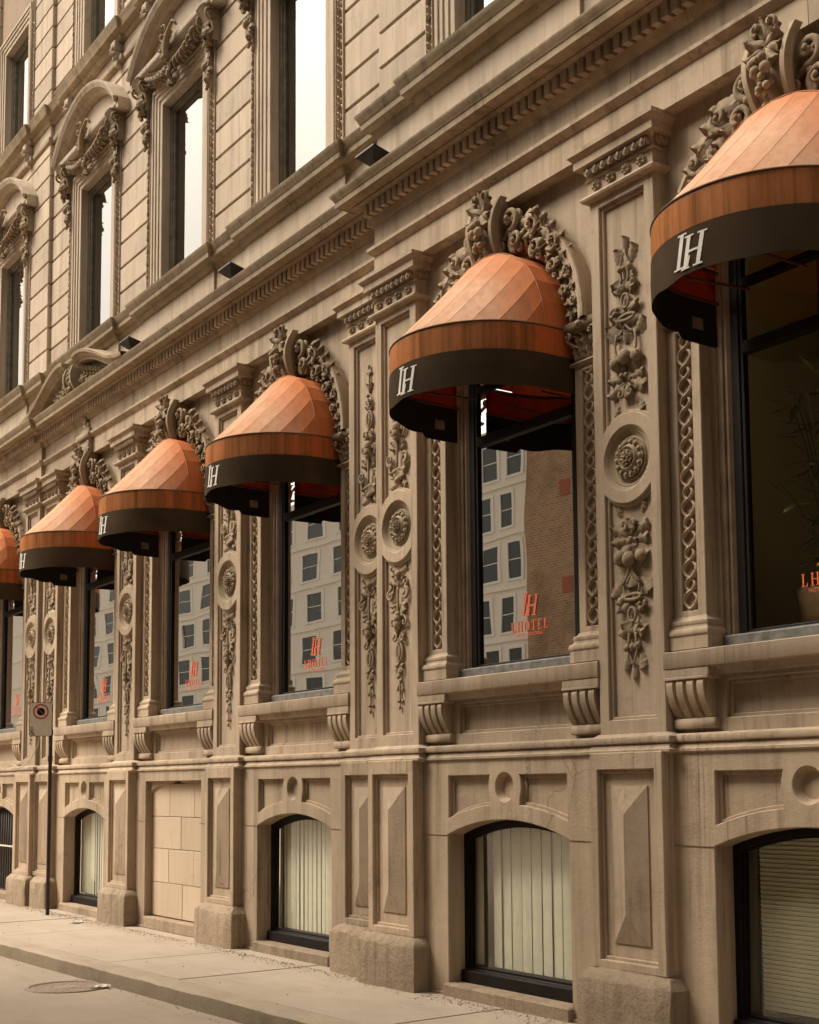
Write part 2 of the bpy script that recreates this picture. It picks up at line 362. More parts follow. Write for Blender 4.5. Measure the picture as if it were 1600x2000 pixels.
def scroll(mb, x, z, r, turns, a0, sgn, tr, y=0., lift=.03, tail=None, n=22):
    pts = []; rad = []
    if tail:
        for k in range(6):
            u = k/6; sx_ = x+r*math.cos(a0); sz_ = z+r*math.sin(a0)
            cxm = (tail[0]+sx_)/2 - (tail[1]-sz_)*.25*sgn; czm = (tail[1]+sz_)/2+(tail[0]-sx_)*.25*sgn
            px = (1-u)**2*tail[0]+2*u*(1-u)*cxm+u*u*sx_; pz = (1-u)**2*tail[1]+2*u*(1-u)*czm+u*u*sz_
            pts.append((px, y-lift*(.3+.7*u), pz)); rad.append(tr*(.55+.45*u))
    for k in range(n+1):
        u = k/n; rr = r*(1-u*.78); a = a0+sgn*turns*2*pi*u
        pts.append((x+rr*math.cos(a), y-lift*(1+.5*u), z+rr*math.sin(a))); rad.append(tr*(1-.45*u))
    mb.tube(pts, rad, 6)
    mb.sphere((x, y-lift*1.6, z), r*.26, 7, 5)
def fruits(mb, rng, x, z, w_, h, n, r, y=0., lift=.03):
    for _ in range(n):
        q = r*rng.uniform(.6, 1.0)
        mb.sphere((x+rng.uniform(-w_, w_), y-lift*rng.uniform(.7, 1.3), z+rng.uniform(-h, h)), q, 9, 6)
def stem(mb, p0, p1, r, y=0., lift=.02, bend=.0):
    pts = []
    for k in range(7):
        u = k/6; dx = p1[0]-p0[0]; dz = p1[1]-p0[1]
        b_ = bend*math.sin(pi*u); pts.append((p0[0]+dx*u-dz*b_, y-lift, p0[1]+dz*u+dx*b_))
    mb.tube(pts, r, 6)
def loopring(mb, x, z, rx, rz, tr, y=0., lift=.02):
    mb.tube([(x+rx*math.cos(2*pi*k/16), y-lift, z+rz*math.sin(2*pi*k/16)) for k in range(17)], tr, 6, False)
def drop_grotesque(seed, z0, z1, up):
    """long carved drop; 'up' has its broad end at the bottom, otherwise at the top"""
    rng = random.Random(seed); mb = MB(); H = z1-z0
    def Z(t): return z0+t*H if up else z1-t*H
    s = 1 if up else -1; A = (lambda a: a) if up else (lambda a: -a)
    leaf(mb, 0, Z(.055), A(R(205)), .15, .075, lift=.025); leaf(mb, 0, Z(.055), A(R(-25)), .15, .075, lift=.025)   # bow of ribbon
    mb.sphere((0, -.04, Z(.06)), .032, sx=1.2)
    for a in (-75, -40, -12, 12, 40, 75): leaf(mb, 0, Z(.14), A(R(-90+a)), .14, .06, lift=.045, curl=1.1, lobes=3)  # shell
    for g in (-1, 1):
        scroll(mb, g*.105, Z(.205), .055, 1.1, R(-90 if up else 90)+g*.0, g*s, .019, lift=.035, tail=(g*.10, Z(.10)))
    stem(mb, (0, Z(.15)), (0, Z(.34)), .013, lift=.04)
    for a in (18, 48, 78):
        for g in (-1, 1): leaf(mb, g*.012, Z(.27), A(R(90-g*a)), .15-.0005*a, .055, lift=.045, curl=.9, lobes=3)
    mb.sphere((0, -.05, Z(.345)), .032); mb.sphere((0, -.055, Z(.375)), .04, sz=1.1); mb.sphere((0, -.05, Z(.415)), .044, sz=1.2)
    for g in (-1, 1):
        scroll(mb, g*.085, Z(.40), .034, 1, R(-60 if up else 60), g*s, .013, lift=.03, tail=(g*.02, Z(.35)))
        leaf(mb, g*.02, Z(.43), A(R(90-g*30)), .12, .05, lift=.05, lobes=3)
        scroll(mb, g*.06, Z(.505), .04, 1.1, R(-90 if up else 90), -g*s, .014, lift=.03, tail=(g*.03, Z(.44)))
    loopring(mb, 0, Z(.605), .048, .062*H, .013, lift=.025); loopring(mb, 0, Z(.605), .026, .045*H, .008, lift=.04)
    leaf(mb, 0, Z(.55), A(R(90)), .10, .06, lift=.05); fruits(mb, rng, 0, Z(.53), .04, .02, 4, .02)
    for g in (-1, 1): leaf(mb, 0, Z(.675), A(R(90-g*55)), .075, .045, lift=.04, curl=1.2)
    for g in (-1, 1): scroll(mb, g*.032, Z(.735), .02, .9, R(-90 if up else 90), g*s, .009, lift=.025)
    leaf(mb, 0, Z(.69), A(R(90)), .10, .05, lift=.045); mb.sphere((0, -.04, Z(.775)), .022)
    for g in (-1, 1): leaf(mb, g*.004, Z(.80), A(R(90-g*20)), .12, .035, lift=.035, curl=.6)
    stem(mb, (0, Z(.8)), (0, Z(.95)), .009, lift=.02)
    for g in (-1, 1): leaf(mb, 0, Z(.93), A(R(90-g*60)), .05, .03, lift=.03)
    mb.sphere((0, -.025, Z(.985)), .016, sz=1.6)
    return mb
def drop_fruit(seed, z0, z1, up):
    rng = random.Random(seed); mb = MB(); H = z1-z0
    def Z(t): return z0+t*H if up else z1-t*H
    A = (lambda a: a) if up else (lambda a: -a); s = 1 if up else -1
    for g in (-1, 1):
        leaf(mb, g*.10, Z(.05), A(R(-90+g*20)), .103, .058, lift=.03)
        scroll(mb, g*.045, Z(.10), .036, 1, R(90 if up else -90), g*s, .018, lift=.04, tail=(0, Z(.17)))
        leaf(mb, g*.01, Z(.17), A(R(-90+g*62)), .218, .102, lift=.045, curl=1, lobes=4)
        leaf(mb, g*.01, Z(.18), A(R(-90+g*95)), .184, .087, lift=.04, curl=1.2)
        leaf(mb, g*.01, Z(.22), A(R(90-g*48)), .196, .131, lift=.05, curl=1.0, lobes=2)
    leaf(mb, 0, Z(.17), A(R(-90)), .149, .102, lift=.06); fruits(mb, rng, 0, Z(.195), .05, .008, 3, .026, lift=.05)
    mb.sphere((-.095, -.045, Z(.275)), .05); mb.sphere((.0, -.055, Z(.295)), .055); mb.sphere((.10, -.04, Z(.285)), .045, sx=1.1)
    for g in (-1, 1):
        stem(mb, (g*.02, Z(.25)), (g*.085, Z(.43)), .010, lift=.035, bend=-g*.18)
        leaf(mb, g*.085, Z(.40), A(R(90-g*38)), .172, .123, lift=.04, lobes=6)
        stem(mb, (g*.075, Z(.42)), (0, Z(.52)), .009, lift=.03, bend=g*.2)
    leaf(mb, 0, Z(.37), A(R(90)), .127, .131, lift=.045, lobes=6)
    loopring(mb, .02, Z(.505), .075, .02, .013, lift=.04); leaf(mb, -.03, Z(.47), A(R(140)), .149, .087, lift=.05, curl=1.3)
    for g in (-1, 1):
        leaf(mb, 0, Z(.53), A(R(90-g*65)), .149, .087, lift=.045, lobes=3)
        fruits(mb, rng, g*.10, Z(.56), .03, .025, 4, .021, lift=.035)
    loopring(mb, 0, Z(.60), .035, .038*H, .012, lift=.03)
    for g in (-1, 1):
        leaf(mb, 0, Z(.655), A(R(90-g*58)), .149, .123, lift=.05, curl=1.2, lobes=2)
        leaf(mb, 0, Z(.715), A(R(-90+g*45)), .138, .102, lift=.05, curl=1.1, lobes=2)
        stem(mb, (g*.03, Z(.70)), (g*.045, Z(.80)), .012, lift=.03)
    fruits(mb, rng, 0, Z(.775), .06, .012, 5, .028, lift=.035)
    for g in (-1, 1):
        leaf(mb, g*.05, Z(.80), A(R(90-g*14)), .161, .080, lift=.035, lobes=5)
        stem(mb, (g*.05, Z(.78)), (0, Z(.875)), .008, lift=.03)
    leaf(mb, 0, Z(.86), A(R(90)), .145*H/1.3*1.0, .062, lift=.04, curl=.3, lobes=7, nu=14)
    return mb
def guilloche_mesh(name, z0, z1, A1, A2, l1, l2, tw, mat='stone'):
    """two strands plaited into alternating large and small rings"""
    mb = MB()
    for g in (-1, 1):
        pts = []; z = z0; big = True; sg = g; n = 14
        while z < z1-1e-4:
            l = l1 if big else l2; A_ = A1 if big else A2
            for k in range(n): pts.append((sg*A_*math.sin(pi*k/n)**.68, -.010-.006*math.cos(pi*k/n)*sg, z+l*k/n))
            z += l; big = not big; sg = -sg
        pts.append((0, -.01, z))
        P = [Vector(p) for p in pts]; rows = []
        for i, p in enumerate(P):
            d = (P[min(i+1, len(P)-1)]-P[max(i-1, 0)]).normalized(); nn = Vector((d.z, 0, -d.x)).normalized()
            rows.append([p+nn*tw*.5+Vector((0, .016, 0)), p+nn*tw*.42+Vector((0, -.006, 0)), p+Vector((0, -.012, 0)), p-nn*tw*.42+Vector((0, -.006, 0)), p-nn*tw*.5+Vector((0, .016, 0))])
        mb.grid(rows, flip=True)
    z = z0
    while z < z1-1e-4:
        mb.sphere((0, .026, z+l1/2), A1*.36, 7, 4, sy=.5); z += l1+l2
    return mb.mesh(name, mat, angle=50)

# ------------------------------------------------------------------ the building and its planes
hotel = empty('hotel_building')
tag(hotel, 'ornate tan stone hotel front with carved pilasters, round arches and rusticated upper storeys', 'building')
PL = {'R': 0.0, 'C': .14, 'L': .08}
XL, XS1, XS2, XR = -25.0, -19.68, -10.13, -2.4
PATH = [(XL, PL['L']), (XS1, PL['L']), (XS1, PL['C']), (XS2, PL['C']), (XS2, PL['R']), (XR, PL['R'])]
PIL = [(-3.90, 'R'), (-6.85, 'R'), (-9.80, 'R'), (-10.50, 'C'), (-13.45, 'C'), (-16.40, 'C'), (-19.35, 'C'), (-20.03, 'L'), (-23.0, 'L')]
BAY = [(-5.375, 'R'), (-8.325, 'R'), (-11.975, 'C'), (-14.925, 'C'), (-17.875, 'C'), (-21.52, 'L')]
# ---- pilaster template
HW = .33
def pil_meshes():
    ZM = 4.01; D = {}
    def panel(d, w0):
        up = [(-w0, 5.925-d)] ; a = math.degrees(math.acos(w0/(.325+d)))
        upper = [(w0, 5.925-d), (-w0, 5.925-d)] + list(reversed(arc(0, ZM, .325+d, a, 180-a, 16)))
        lower = [(-w0, 2.16+d), (w0, 2.16+d)] + list(reversed(arc(0, ZM, .325+d, 180+a, 360-a, 16)))
        return upper, lower
    mb = MB()
    disc = arc(0, ZM, .232, 0, 352, 44)
    mb.plate(rect(-HW, HW, 2.05, 6.0), [*panel(0, .232), disc], 0, .022, .005)
    mb.plate(rect(-HW, HW, 2.05, 6.0), [*panel(.022, .208), disc], .022, .022, .005)
    mb.plate(rect(-HW, HW, 2.05, 6.0), [disc], .044, .11, .0)
    D['shaft'] = mb.mesh('pilaster', 'stone', angle=40)
    mb = MB()   # medallion: dish, beads, rosette
    mb.lathe_y(0, ZM, [(.234, .004), (.215, .016), (.205, .03), (.198, .028), (.190, .036), (.172, .05), (.160, .048), (.154, .034), (.147, .034), (.140, .046), (.10, .02), (.086, .0), (.080, -.004), (.073, .0), (.066, .012), (0, .016)], 40, flip=True)
    for k in range(14):
        a = 2*pi*k/14
        mb.sphere((.117*math.cos(a), .02, ZM+.117*math.sin(a)), .0195, 8, 5, sx=1, sy=.9, sz=1)
        mb.tube([(.117*math.cos(a)+.026*math.cos(a+b), .022, ZM+.117*math.sin(a)+.026*math.sin(a+b)) for b in [R(-110+220*q/8) for q in range(9)]], .0045, 5, False)
    D['medallion'] = mb.mesh('medallion', 'mould', angle=50)
    mb = MB()
    for k in range(8): leaf(mb, 0, ZM, 2*pi*k/8+.2, .068, .050, y=.010, lift=.026, curl=1, lobes=1, nu=7)
    for k in range(8): leaf(mb, 0, ZM, 2*pi*(k+.5)/8+.2, .046, .032, y=-.004, lift=.022, curl=.8, lobes=1, nu=6)
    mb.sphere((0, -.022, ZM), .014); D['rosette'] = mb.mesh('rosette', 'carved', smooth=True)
    # capital
    mb = MB(); Lp = [(-HW, .12), (-HW, 0), (HW, 0), (HW, .12)]
    mb.sweep(Lp, [(0, 5.985), (.012, 5.99), (.045, 6.002), (.052, 6.018), (.045, 6.034), (.014, 6.046), (.006, 6.05), (.006, 6.150), (.02, 6.155), (.024, 6.165), (.006, 6.17), (0, 6.17)], False)
    mb.sweep(Lp, [(.012, 6.168), (.012, 6.172), (.022, 6.215), (.05, 6.245), (.060, 6.252), (.082, 6.256), (.082, 6.318), (.09, 6.322), (.112, 6.35), (.118, 6.352), (.118, 6.384), (0, 6.392)], False)
    mb.box(-HW+.001, HW-.001, .002, .12, 5.986, 6.386)
    D['capital'] = mb.mesh('capital', 'stone', angle=35)
    mb = MB()   # egg and dart
    def egg(x, y, nx, ny):
        mb.sphere((x+nx*.046, y+ny*.046, 6.210), .024, 8, 5, sz=1.5)
        tx, ty = -ny, nx
        mb.tube([(x+nx*.052+tx*.034*math.sin(a), y+ny*.052+ty*.034*math.sin(a), 6.222-.044*math.cos(a)) for a in [R(-115+230*q/8) for q in range(9)]], .008, 5, False)
        mb.box(x+tx*.041-.005-abs(nx)*.015, x+tx*.041+.005+abs(nx)*.04, y+ty*.041-.005-abs(ny)*.045, y+ty*.041+.005, 6.18, 6.238, .002)
    for k in range(8): egg(-HW+.045+k*(2*HW-.09)/7, 0, 0, -1)
    for y in (.02, .085): egg(HW, y, 1, 0)
    D['egg'] = mb.mesh('egg_and_dart', 'carved', smooth=True)
    mb = MB()
    for k in range(6): leaf(mb, 0, 0, 2*pi*k/6+.3, .046, .036, y=0, lift=.024, curl=.7, lobes=1, nu=6)
    mb.sphere((0, -.03, 0), .013); mb.lathe_y(0, 0, [(.046, .004), (.044, -.006), (.03, -.01), (0, -.008)], 12, flip=True)
    D['flower'] = mb.mesh('rosette', 'carved', smooth=True)
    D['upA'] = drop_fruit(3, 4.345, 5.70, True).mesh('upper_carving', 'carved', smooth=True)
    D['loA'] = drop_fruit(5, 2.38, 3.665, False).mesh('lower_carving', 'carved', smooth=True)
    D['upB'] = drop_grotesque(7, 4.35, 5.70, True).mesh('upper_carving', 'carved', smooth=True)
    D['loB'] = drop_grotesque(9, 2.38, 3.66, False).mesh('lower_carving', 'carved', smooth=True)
    # pedestal
    mb = MB(); PW = .36; y0 = -.085
    hole = rect(-.278, .278, .50, 1.81); h2 = rect(-.255, .255, .525, 1.785)
    mb.plate(rect(-PW, PW, .44, 1.93), [hole], y0, .03, .006); mb.plate(rect(-PW, PW, .44, 1.93), [h2], y0+.03, .02, .005)
    mb.plate(rect(-PW, PW, .44, 1.93), [], y0+.05, .18, .0)
    D['pedestal'] = mb.mesh('pedestal', 'base', angle=40)
    mb = MB(); yb = y0+.052; x0, x1, z0, z1 = -.175, .175, .62, 1.70; yf = yb-.012; yr = yb-.072
    V = [(x0, yb, z0), (x1, yb, z0), (x1, yb, z1), (x0, yb, z1), (x0, yf, z0), (x1, yf, z0), (x1, yf, z1), (x0, yf, z1), (0, yr, z0+.2), (0, yr, z1-.2)]
    mb.add(V, [(0, 1, 5, 4), (1, 2, 6, 5), (2, 3, 7, 6), (3, 0, 4, 7), (4, 5, 8), (5, 6, 9, 8), (6, 7, 9), (7, 4, 8, 9)])
    D['diamond'] = mb.mesh('diamond_panel', 'base')
    mb = MB()
    mb.sweep([(-HW-.02, .2), (-HW-.02, 0), (HW+.02, 0), (HW+.02, .2)], [(.0, 1.90), (.072, 1.925), (.072, 1.942), (.05, 1.948), (.044, 1.955), (.04, 1.975), (.03, 1.983), (.052, 1.992), (.058, 2.012), (.052, 2.032), (.02, 2.045), (0, 2.06)], False)
    D['belt'] = mb.mesh('belt_moulding', 'stone', angle=40)
    return D
PM = pil_meshes()
def plinth_mesh(xl, xr, seed):
    rng = random.Random(seed); mb = MB(); yf = -.175
    def jit(a): return a+rng.uniform(-.008, .008)
    rows = []
    nx = 10
    prof = [(0, .0, -.02), (0, .0, .1), (0, .0, .22), (0, .005, .36), (.012, .012, .375), (.06, .06, .43), (.085, .085, .437), (.10, .11, .455)]
    for ins, dy, z in prof:
        ring = [(xl+ins*.7, .2, z)]
        for k in range(nx+1):
            u = k/nx; x = xl+ins+(xr-xl-2*ins)*u
            ring.append((jit(x) if 0 < k < nx else x, yf+dy+rng.uniform(-.008, .008)+(.02 if k in (0, nx) else 0), z+(rng.uniform(-.006, .006) if .05 < z < .43 else 0)))
        ring.append((xr-ins*.7, .2, z)); rows.append(ring)
    mb.grid(rows); o = len(mb.v); k = nx+3; mb.f.append(tuple(o-k+j for j in range(k)))
    return mb.mesh('plinth', 'rough', angle=35)
for i, (cx, s) in enumerate(PIL):
    p = place(PM['shaft'], 'pilaster', hotel, (cx, PL[s], 0))
    typ = 'A' if i in (0, 1) else 'B'
    for nm, key in (('medallion', 'medallion'), ('rosette', 'rosette'), ('capital', 'capital'), ('egg_and_dart', 'egg')): place(PM[key], nm, p)
    for x in (-.235, -.08, .08, .235): place(PM['flower'], 'rosette', p, (x, -.008, 6.10))
    place(PM['up'+typ], 'upper_carving', p, (0, .046, 0), scale=(1.06, .82, 1)); place(PM['lo'+typ], 'lower_carving', p, (0, .046, 0), scale=(1.06, .82, 1))
    q = place(PM['pedestal'], 'pedestal', hotel, (cx, PL[s], 0)); place(PM['diamond'], 'diamond_panel', q); place(PM['belt'], 'belt_moulding', q)
    xl, xr = -.455, .455
    if abs(cx+9.80) < .01: xl = -.44
    if abs(cx+10.50) < .01: xr = .24
    if abs(cx+19.35) < .01: xl = -.22
    if abs(cx+20.03) < .01: xr = .44
    place(plinth_mesh(xl, xr, 20+i), 'plinth', q)

# ---- entablature
def add_sweep(name, prof, mat, path=PATH, parent=hotel, angle=35):
    mb = MB(); mb.sweep(path, prof, True); return build(mb, name, mat, parent, angle=angle)
def stones(name, piece, prof, mat, path, lens, seed):
    """a run of separate stones with hairline joints, following the plan path"""
    rng = random.Random(seed); core = MB(); core.sweep([(a, b+.012) for a, b in path], [(-.3, prof[0][1]+.004), (0, prof[0][1]+.004), (0, prof[-1][1]-.004), (-.3, prof[-1][1]-.004)])
    c = build(core, name, 'joint', hotel)
    for (xa, ya), (xb, yb) in zip(path[:-1], path[1:]):
        if abs(ya-yb) > 1e-6: continue
        x = xa
        while x < xb-.01:
            x1 = x+rng.uniform(*lens)
            if xb-x1 < lens[0]*.6: x1 = xb
            d = rng.uniform(0, .0025); a = x if x == xa else x+.0022; b = x1 if x1 == xb else x1-.0022
            ra = x == xa and xa != XL and ya < PL['C']; rb = x1 == xb and xb != XR and yb < PL['C']
            mb = MB(); P = [(a, ya+d), (b, ya+d)]
            if ra: P = [(a, ya+.14)]+P
            if rb: P = P+[(b, ya+.14)]
            mb.sweep(P, prof); build(mb, piece, mat, c, angle=35); x = x1
    return c
stones('architrave', 'architrave_stone', [(-.2, 6.38), (.004, 6.38), (.004, 6.60), (.012, 6.605), (.035, 6.618), (.05, 6.64), (.055, 6.645), (.055, 6.675), (.0, 6.688), (-.2, 6.689)], 'stone', PATH, (1.2, 2.0), 3)
stones('frieze', 'frieze_stone', [(-.2, 6.692), (.002, 6.692), (.002, 6.884), (-.2, 6.884)], 'stone', PATH, (.9, 1.9), 4)
cornice = stones('cornice', 'cornice_stone', [(-.2, 6.888), (.006, 6.885), (.03, 6.90), (.045, 6.93), (.055, 6.948), (.06, 6.95), (.06, 7.062), (.118, 7.066), (.135, 7.08), (.15, 7.085), (.15, 7.10), (.26, 7.104), (.262, 7.098), (.268, 7.098), (.27, 7.150), (.278, 7.155), (.285, 7.175), (.31, 7.205), (.312, 7.225), (.30, 7.232), (.06, 7.285), (-.2, 7.296)], 'mould', PATH, (1.3, 2.2), 6)
mb = MB(); mb.box(-.031, .031, -.118, -.05, 6.952, 7.066, .003); dm = mb.mesh('dentil', 'stone')
for x0, x1, s in ((XL+1, XS1-.06, 'L'), (XS1+.05, XS2-.05, 'C'), (XS2+.02, XR-.2, 'R')):
    n = int((x1-x0)/.096)
    for k in range(n+1): place(dm, 'dentil', cornice, (x0+(x1-x0)*k/n, PL[s], 0))

# ---- wall behind pilasters, ground floor: one panel per bay with an arched opening
ZS = 5.17
def bay_wall():
    mb = MB(); hw = 1.20
    op = [(-.86, 2.0), (-.86, ZS)] + [(q[0], q[1]) for q in arc(0, ZS, .86, 180, 0, 28)][1:] + [(.86, 2.0)]
    outer = [(-hw, 2.0)] + op[:] + [(hw, 2.0), (hw, 6.44), (-hw, 6.44)]
    mb.plate(outer, [], .12, .14, .0); return mb.mesh('bay_wall', 'stone', angle=40)
def apron():
    mb = MB()
    mb.plate(rect(-1.16, 1.16, 2.03, 2.50), [rect(-.70, .70, 2.14, 2.385)], .10, .03, .006)
    mb.plate(rect(-1.16, 1.16, 2.03, 2.50), [rect(-.67, .67, 2.165, 2.36)], .13, .02, .005); mb.plate(rect(-1.16, 1.16, 2.03, 2.50), [], .15, .1, 0)
    return mb.mesh('window_apron', 'stone', angle=40)
def ledge():
    mb = MB(); mb.sweep([(-1.145, .0), (1.145, .0)], [(-.45, 2.42), (-.03, 2.42), (-.028, 2.44), (-.018, 2.452), (-.012, 2.47), (-.004, 2.474), (.014, 2.476), (.018, 2.482), (.018, 2.585), (.010, 2.592), (-.12, 2.607), (-.5, 2.615)])
    for x in (-.945, .945): mb.box(x-.20, x+.20, -.012, .2, 2.415, 2.474, .006)
    return mb.mesh('window_ledge', 'stone', angle=35)
def console():
    mb = MB(); W = .185; prof = []
    for k in range(15):
        u = k/14; z = 2.415-u*.27
        y = -.012-.022*math.sin(pi*u*1.0)*(1 if u < .35 else 1)+.085*(u**1.5)
        if u < .12: y += (.12-u)*.25
        prof.append((y, z))
    prof += [(.06, 2.13)]
    xs = []; fl = [-.185, -.165, -.125, -.105, -.075, -.055, -.015, .015, .055, .075, .105, .125, .165, .185]
    dep = [0, 0, 0, .02, .03, 0, 0, 0, 0, .03, .03, 0, 0, 0]
    fl = []; 
    nseg = 4
    for q in range(nseg):
        a = -W+q*2*W/nseg; b = a+2*W/nseg
        fl += [(a+.004, 0), (b-.030, 0)]
        if q < nseg-1: fl += [(b-.026, .024), (b-.012, .036), (b+.000, .030)]
    rows = []
    for y, z in prof:
        t = min(1, max(0, (2.40-z)/.02))*min(1, max(0, (z-2.155)/.02))
        rows.append([(x, y+d*t, z) for x, d in fl])
    mb.grid(rows)
    for g, x in ((0, -W+.004), (1, fl[-1][0])):
        o = len(mb.v); mb.v += [(x, y, z) for y, z in prof]+[(x, .2, z) for y, z in prof]; n = len(prof)
        for k in range(n-1): mb.f.append((o+k, o+k+1, o+n+k+1, o+n+k) if g else (o+n+k, o+n+k+1, o+k+1, o+k))
    mb.box(-W, W, .052, .2, 2.075, 2.142, .008); mb.box(-W-.012, W+.012, -.02, .2, 2.398, 2.418, .004)
    return mb.mesh('console', 'stone', angle=45)
def jamb():
    mb = MB(); x0, x1 = -.15, .15
    mb.plate(rect(x0, x1, 2.80, 4.86), [rect(-.070, .070, 2.87, 4.80)], 0, .045, .005); mb.plate(rect(x0, x1, 2.80, 4.86), [], .045, .085, 0)
    mb.sweep([(x0, .13), (x0, 0), (x1, 0), (x1, .13)], [(-.01, 2.60), (.052, 2.605), (.052, 2.692), (.058, 2.698), (.062, 2.715), (.054, 2.735), (.034, 2.748), (.03, 2.765), (.036, 2.775), (.034, 2.795), (.012, 2.81), (0, 2.83)], False)
    return mb.mesh('jamb_column', 'stone', angle=40)
def colcap():
    mb = MB(); rng = random.Random(2)
    mb.box(-.15, .15, .0, .12, 4.85, 5.12); mb.sweep([(-.15, .12), (-.15, 0), (.15, 0), (.15, .12)], [(0, 4.84), (.02, 4.846), (.03, 4.86), (.02, 4.875), (0, 4.88)], False)
    mb.sweep([(-.15, .12), (-.15, 0), (.15, 0), (.15, .12)], [(0, 5.08), (.05, 5.09), (.075, 5.12), (.08, 5.135), (.08, 5.165), (0, 5.17)], False)
    for x in (-.11, -.04, .04, .11): leaf(mb, x, 4.88, pi/2, .13, .075, lift=.045, curl=1.6, lobes=3)
    for x in (-.075, 0, .075): leaf(mb, x, 4.95, pi/2, .13, .07, lift=.055, curl=1.8, lobes=3)
    for g in (-1, 1): scroll(mb, g*.125, 5.055, .04, 1.2, R(-90), g, .015, lift=.06, tail=(g*.03, 4.97))
    for z, y in ((4.9, .04), (4.9, .1), (5.0, .07)): mb.sphere((.165, y, z+.05), .035, 7, 5, sz=1.6)
    mb.sphere((0, -.085, 5.13), .03)
    return mb.mesh('capital', 'carved', angle=60)
def archivolt():
    mb = MB(); rows = []
    prof = [(.80, .20), (.80, .085), (.806, .078), (.94, .06), (.955, .055), (.962, .03), (.985, .005), (1.01, -.005), (1.03, -.012), (1.035, -.02), (1.062, -.018), (1.07, -.008), (1.072, .125)]
    n = 40
    for k in range(n+1):
        a = pi*k/n; rows.append([(r*math.cos(a), y, ZS+r*math.sin(a)) for r, y in prof])
    mb.grid(rows, flip=True); return mb.mesh('arch', 'stone', angle=35)
def archcarve():
    mb = MB(); rng = random.Random(11)
    for g in (-1, 1):
        for k, a in enumerate((11, 18, 26, 35, 44, 53, 62, 70, 77)):
            th = R(90-g*a); sz = 1.75-.115*k; rc = .955-.007*k; x = rc*math.cos(th); z = ZS+rc*math.sin(th); tan = th-g*pi/2; y = .045
            leaf(mb, x, z, tan+g*R(16), .25*sz, .12*sz, y=y, lift=.055*sz, curl=1.1, lobes=5)
            leaf(mb, x, z, tan-g*R(16), .22*sz, .11*sz, y=y, lift=.055*sz, curl=1.3, lobes=4)
            scroll(mb, (rc+(.095 if k % 2 else -.07)*sz*.8)*math.cos(th+g*.03), ZS+(rc+(.095 if k % 2 else -.07)*sz*.8)*math.sin(th+g*.03), .034*sz, 1.1, th, -g if k % 2 else g, .014*sz, y=y, lift=.045*sz, tail=(x, z))
            rr = rc+(.075 if k % 2 == 0 else -.045)*sz*.8
            scroll(mb, rr*math.cos(th-g*.05), ZS+rr*math.sin(th-g*.05), .052*sz, 1.25, th+pi, g if k % 2 == 0 else -g, .017*sz, y=y, lift=.055*sz, tail=(rc*math.cos(th+g*.14), ZS+rc*math.sin(th+g*.14)))
            fruits(mb, rng, rc*math.cos(th-g*.07), ZS+rc*math.sin(th-g*.07), .03, .03, 3, .022*sz, y=y, lift=.05*sz)
            stem(mb, (rc*math.cos(th+g*.12), ZS+rc*math.sin(th+g*.12)), (rc*math.cos(th-g*.12), ZS+rc*math.sin(th-g*.12)), .015*sz, y=y, lift=.03*sz)
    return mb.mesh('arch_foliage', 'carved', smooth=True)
def keystone():
    mb = MB(); rng = random.Random(4)
    def band(x0, x1, xt0, xt1):
        rows = []
        for k in range(17):
            u = k/16; z = 6.40-u*.50
            out_ = -.05-.12*math.sin(pi*(.12+u*.80))
            wx = lambda a, b: b+(a-b)*u
            L_, R_ = wx(x0, xt0), wx(x1, xt1)
            rows.append([(L_, out_+.07, z), (L_, out_+.012, z), (L_+.008, out_, z), (R_-.008, out_, z), (R_, out_+.012, z), (R_, out_+.07, z)])
        mb.grid(rows); o = len(mb.v); mb.f.append(tuple(range(o-102, o-96)))
    band(-.150, -.100, -.205, -.150); band(.100, .150, .150, .205)
    rows = []
    for k in range(13):
        u = k/12; z = 6.39-u*.48; y = .0-.11*math.sin(pi*(.12+u*.80)); w_ = .165-.05*u
        rows.append([(-w_, .1, z), (-w_, y, z), (0, y-.01, z), (w_, y, z), (w_, .1, z)])
    mb.grid(rows)
    me = mb.mesh('keystone', 'mould', angle=50)
    mb = MB()
    for a, L_ in ((60, .17), (90, .20), (120, .17)): leaf(mb, 0, 6.33, R(a), L_, .10, y=-.10, lift=.06, curl=1.2, lobes=2)
    for a in (150, 30, 200, -20, 240, -60): leaf(mb, 0, 6.30, R(a), .17, .09, y=-.12, lift=.06, curl=1.1, lobes=2)
    for g in (-1, 1): scroll(mb, g*.06, 6.44, .04, 1, R(-90), g, .018, y=-.08, lift=.06)
    fruits(mb, rng, 0, 6.17, .07, .06, 7, .042, y=-.14, lift=.05); fruits(mb, rng, 0, 6.05, .05, .06, 8, .028, y=-.13, lift=.05)
    fruits(mb, rng, 0, 5.95, .02, .05, 5, .022, y=-.11, lift=.04)
    for a in (-70, -90, -115): leaf(mb, 0, 6.14, R(a), .15, .05, y=-.13, lift=.05)
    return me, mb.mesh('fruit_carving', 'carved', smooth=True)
BM = dict(wall=bay_wall(), apron=apron(), ledge=ledge(), console=console(), jamb=jamb(), cap=colcap(), arch=archivolt(), fol=archcarve())
BM['key'], BM['fruit'] = keystone()
BM['guil'] = guilloche_mesh('guilloche', 2.88, 4.79, .056, .038, .122, .088, .021, 'stone')
def archpoly(r, zb): return [(-r, zb), (r, zb)] + arc(0, ZS, r, 0, 180, 24)
def sill():
    mb = MB(); mb.box(-.79, .79, .175, .30, 2.60, 2.685, .01); return mb.mesh('window_sill', 'sillmetal')
def wstone():
    mb = MB(); mb.plate(archpoly(.88, 2.60), [archpoly(.80, 2.60)], .195, .10, .008); return mb.mesh('stone_reveal', 'stone', angle=40)
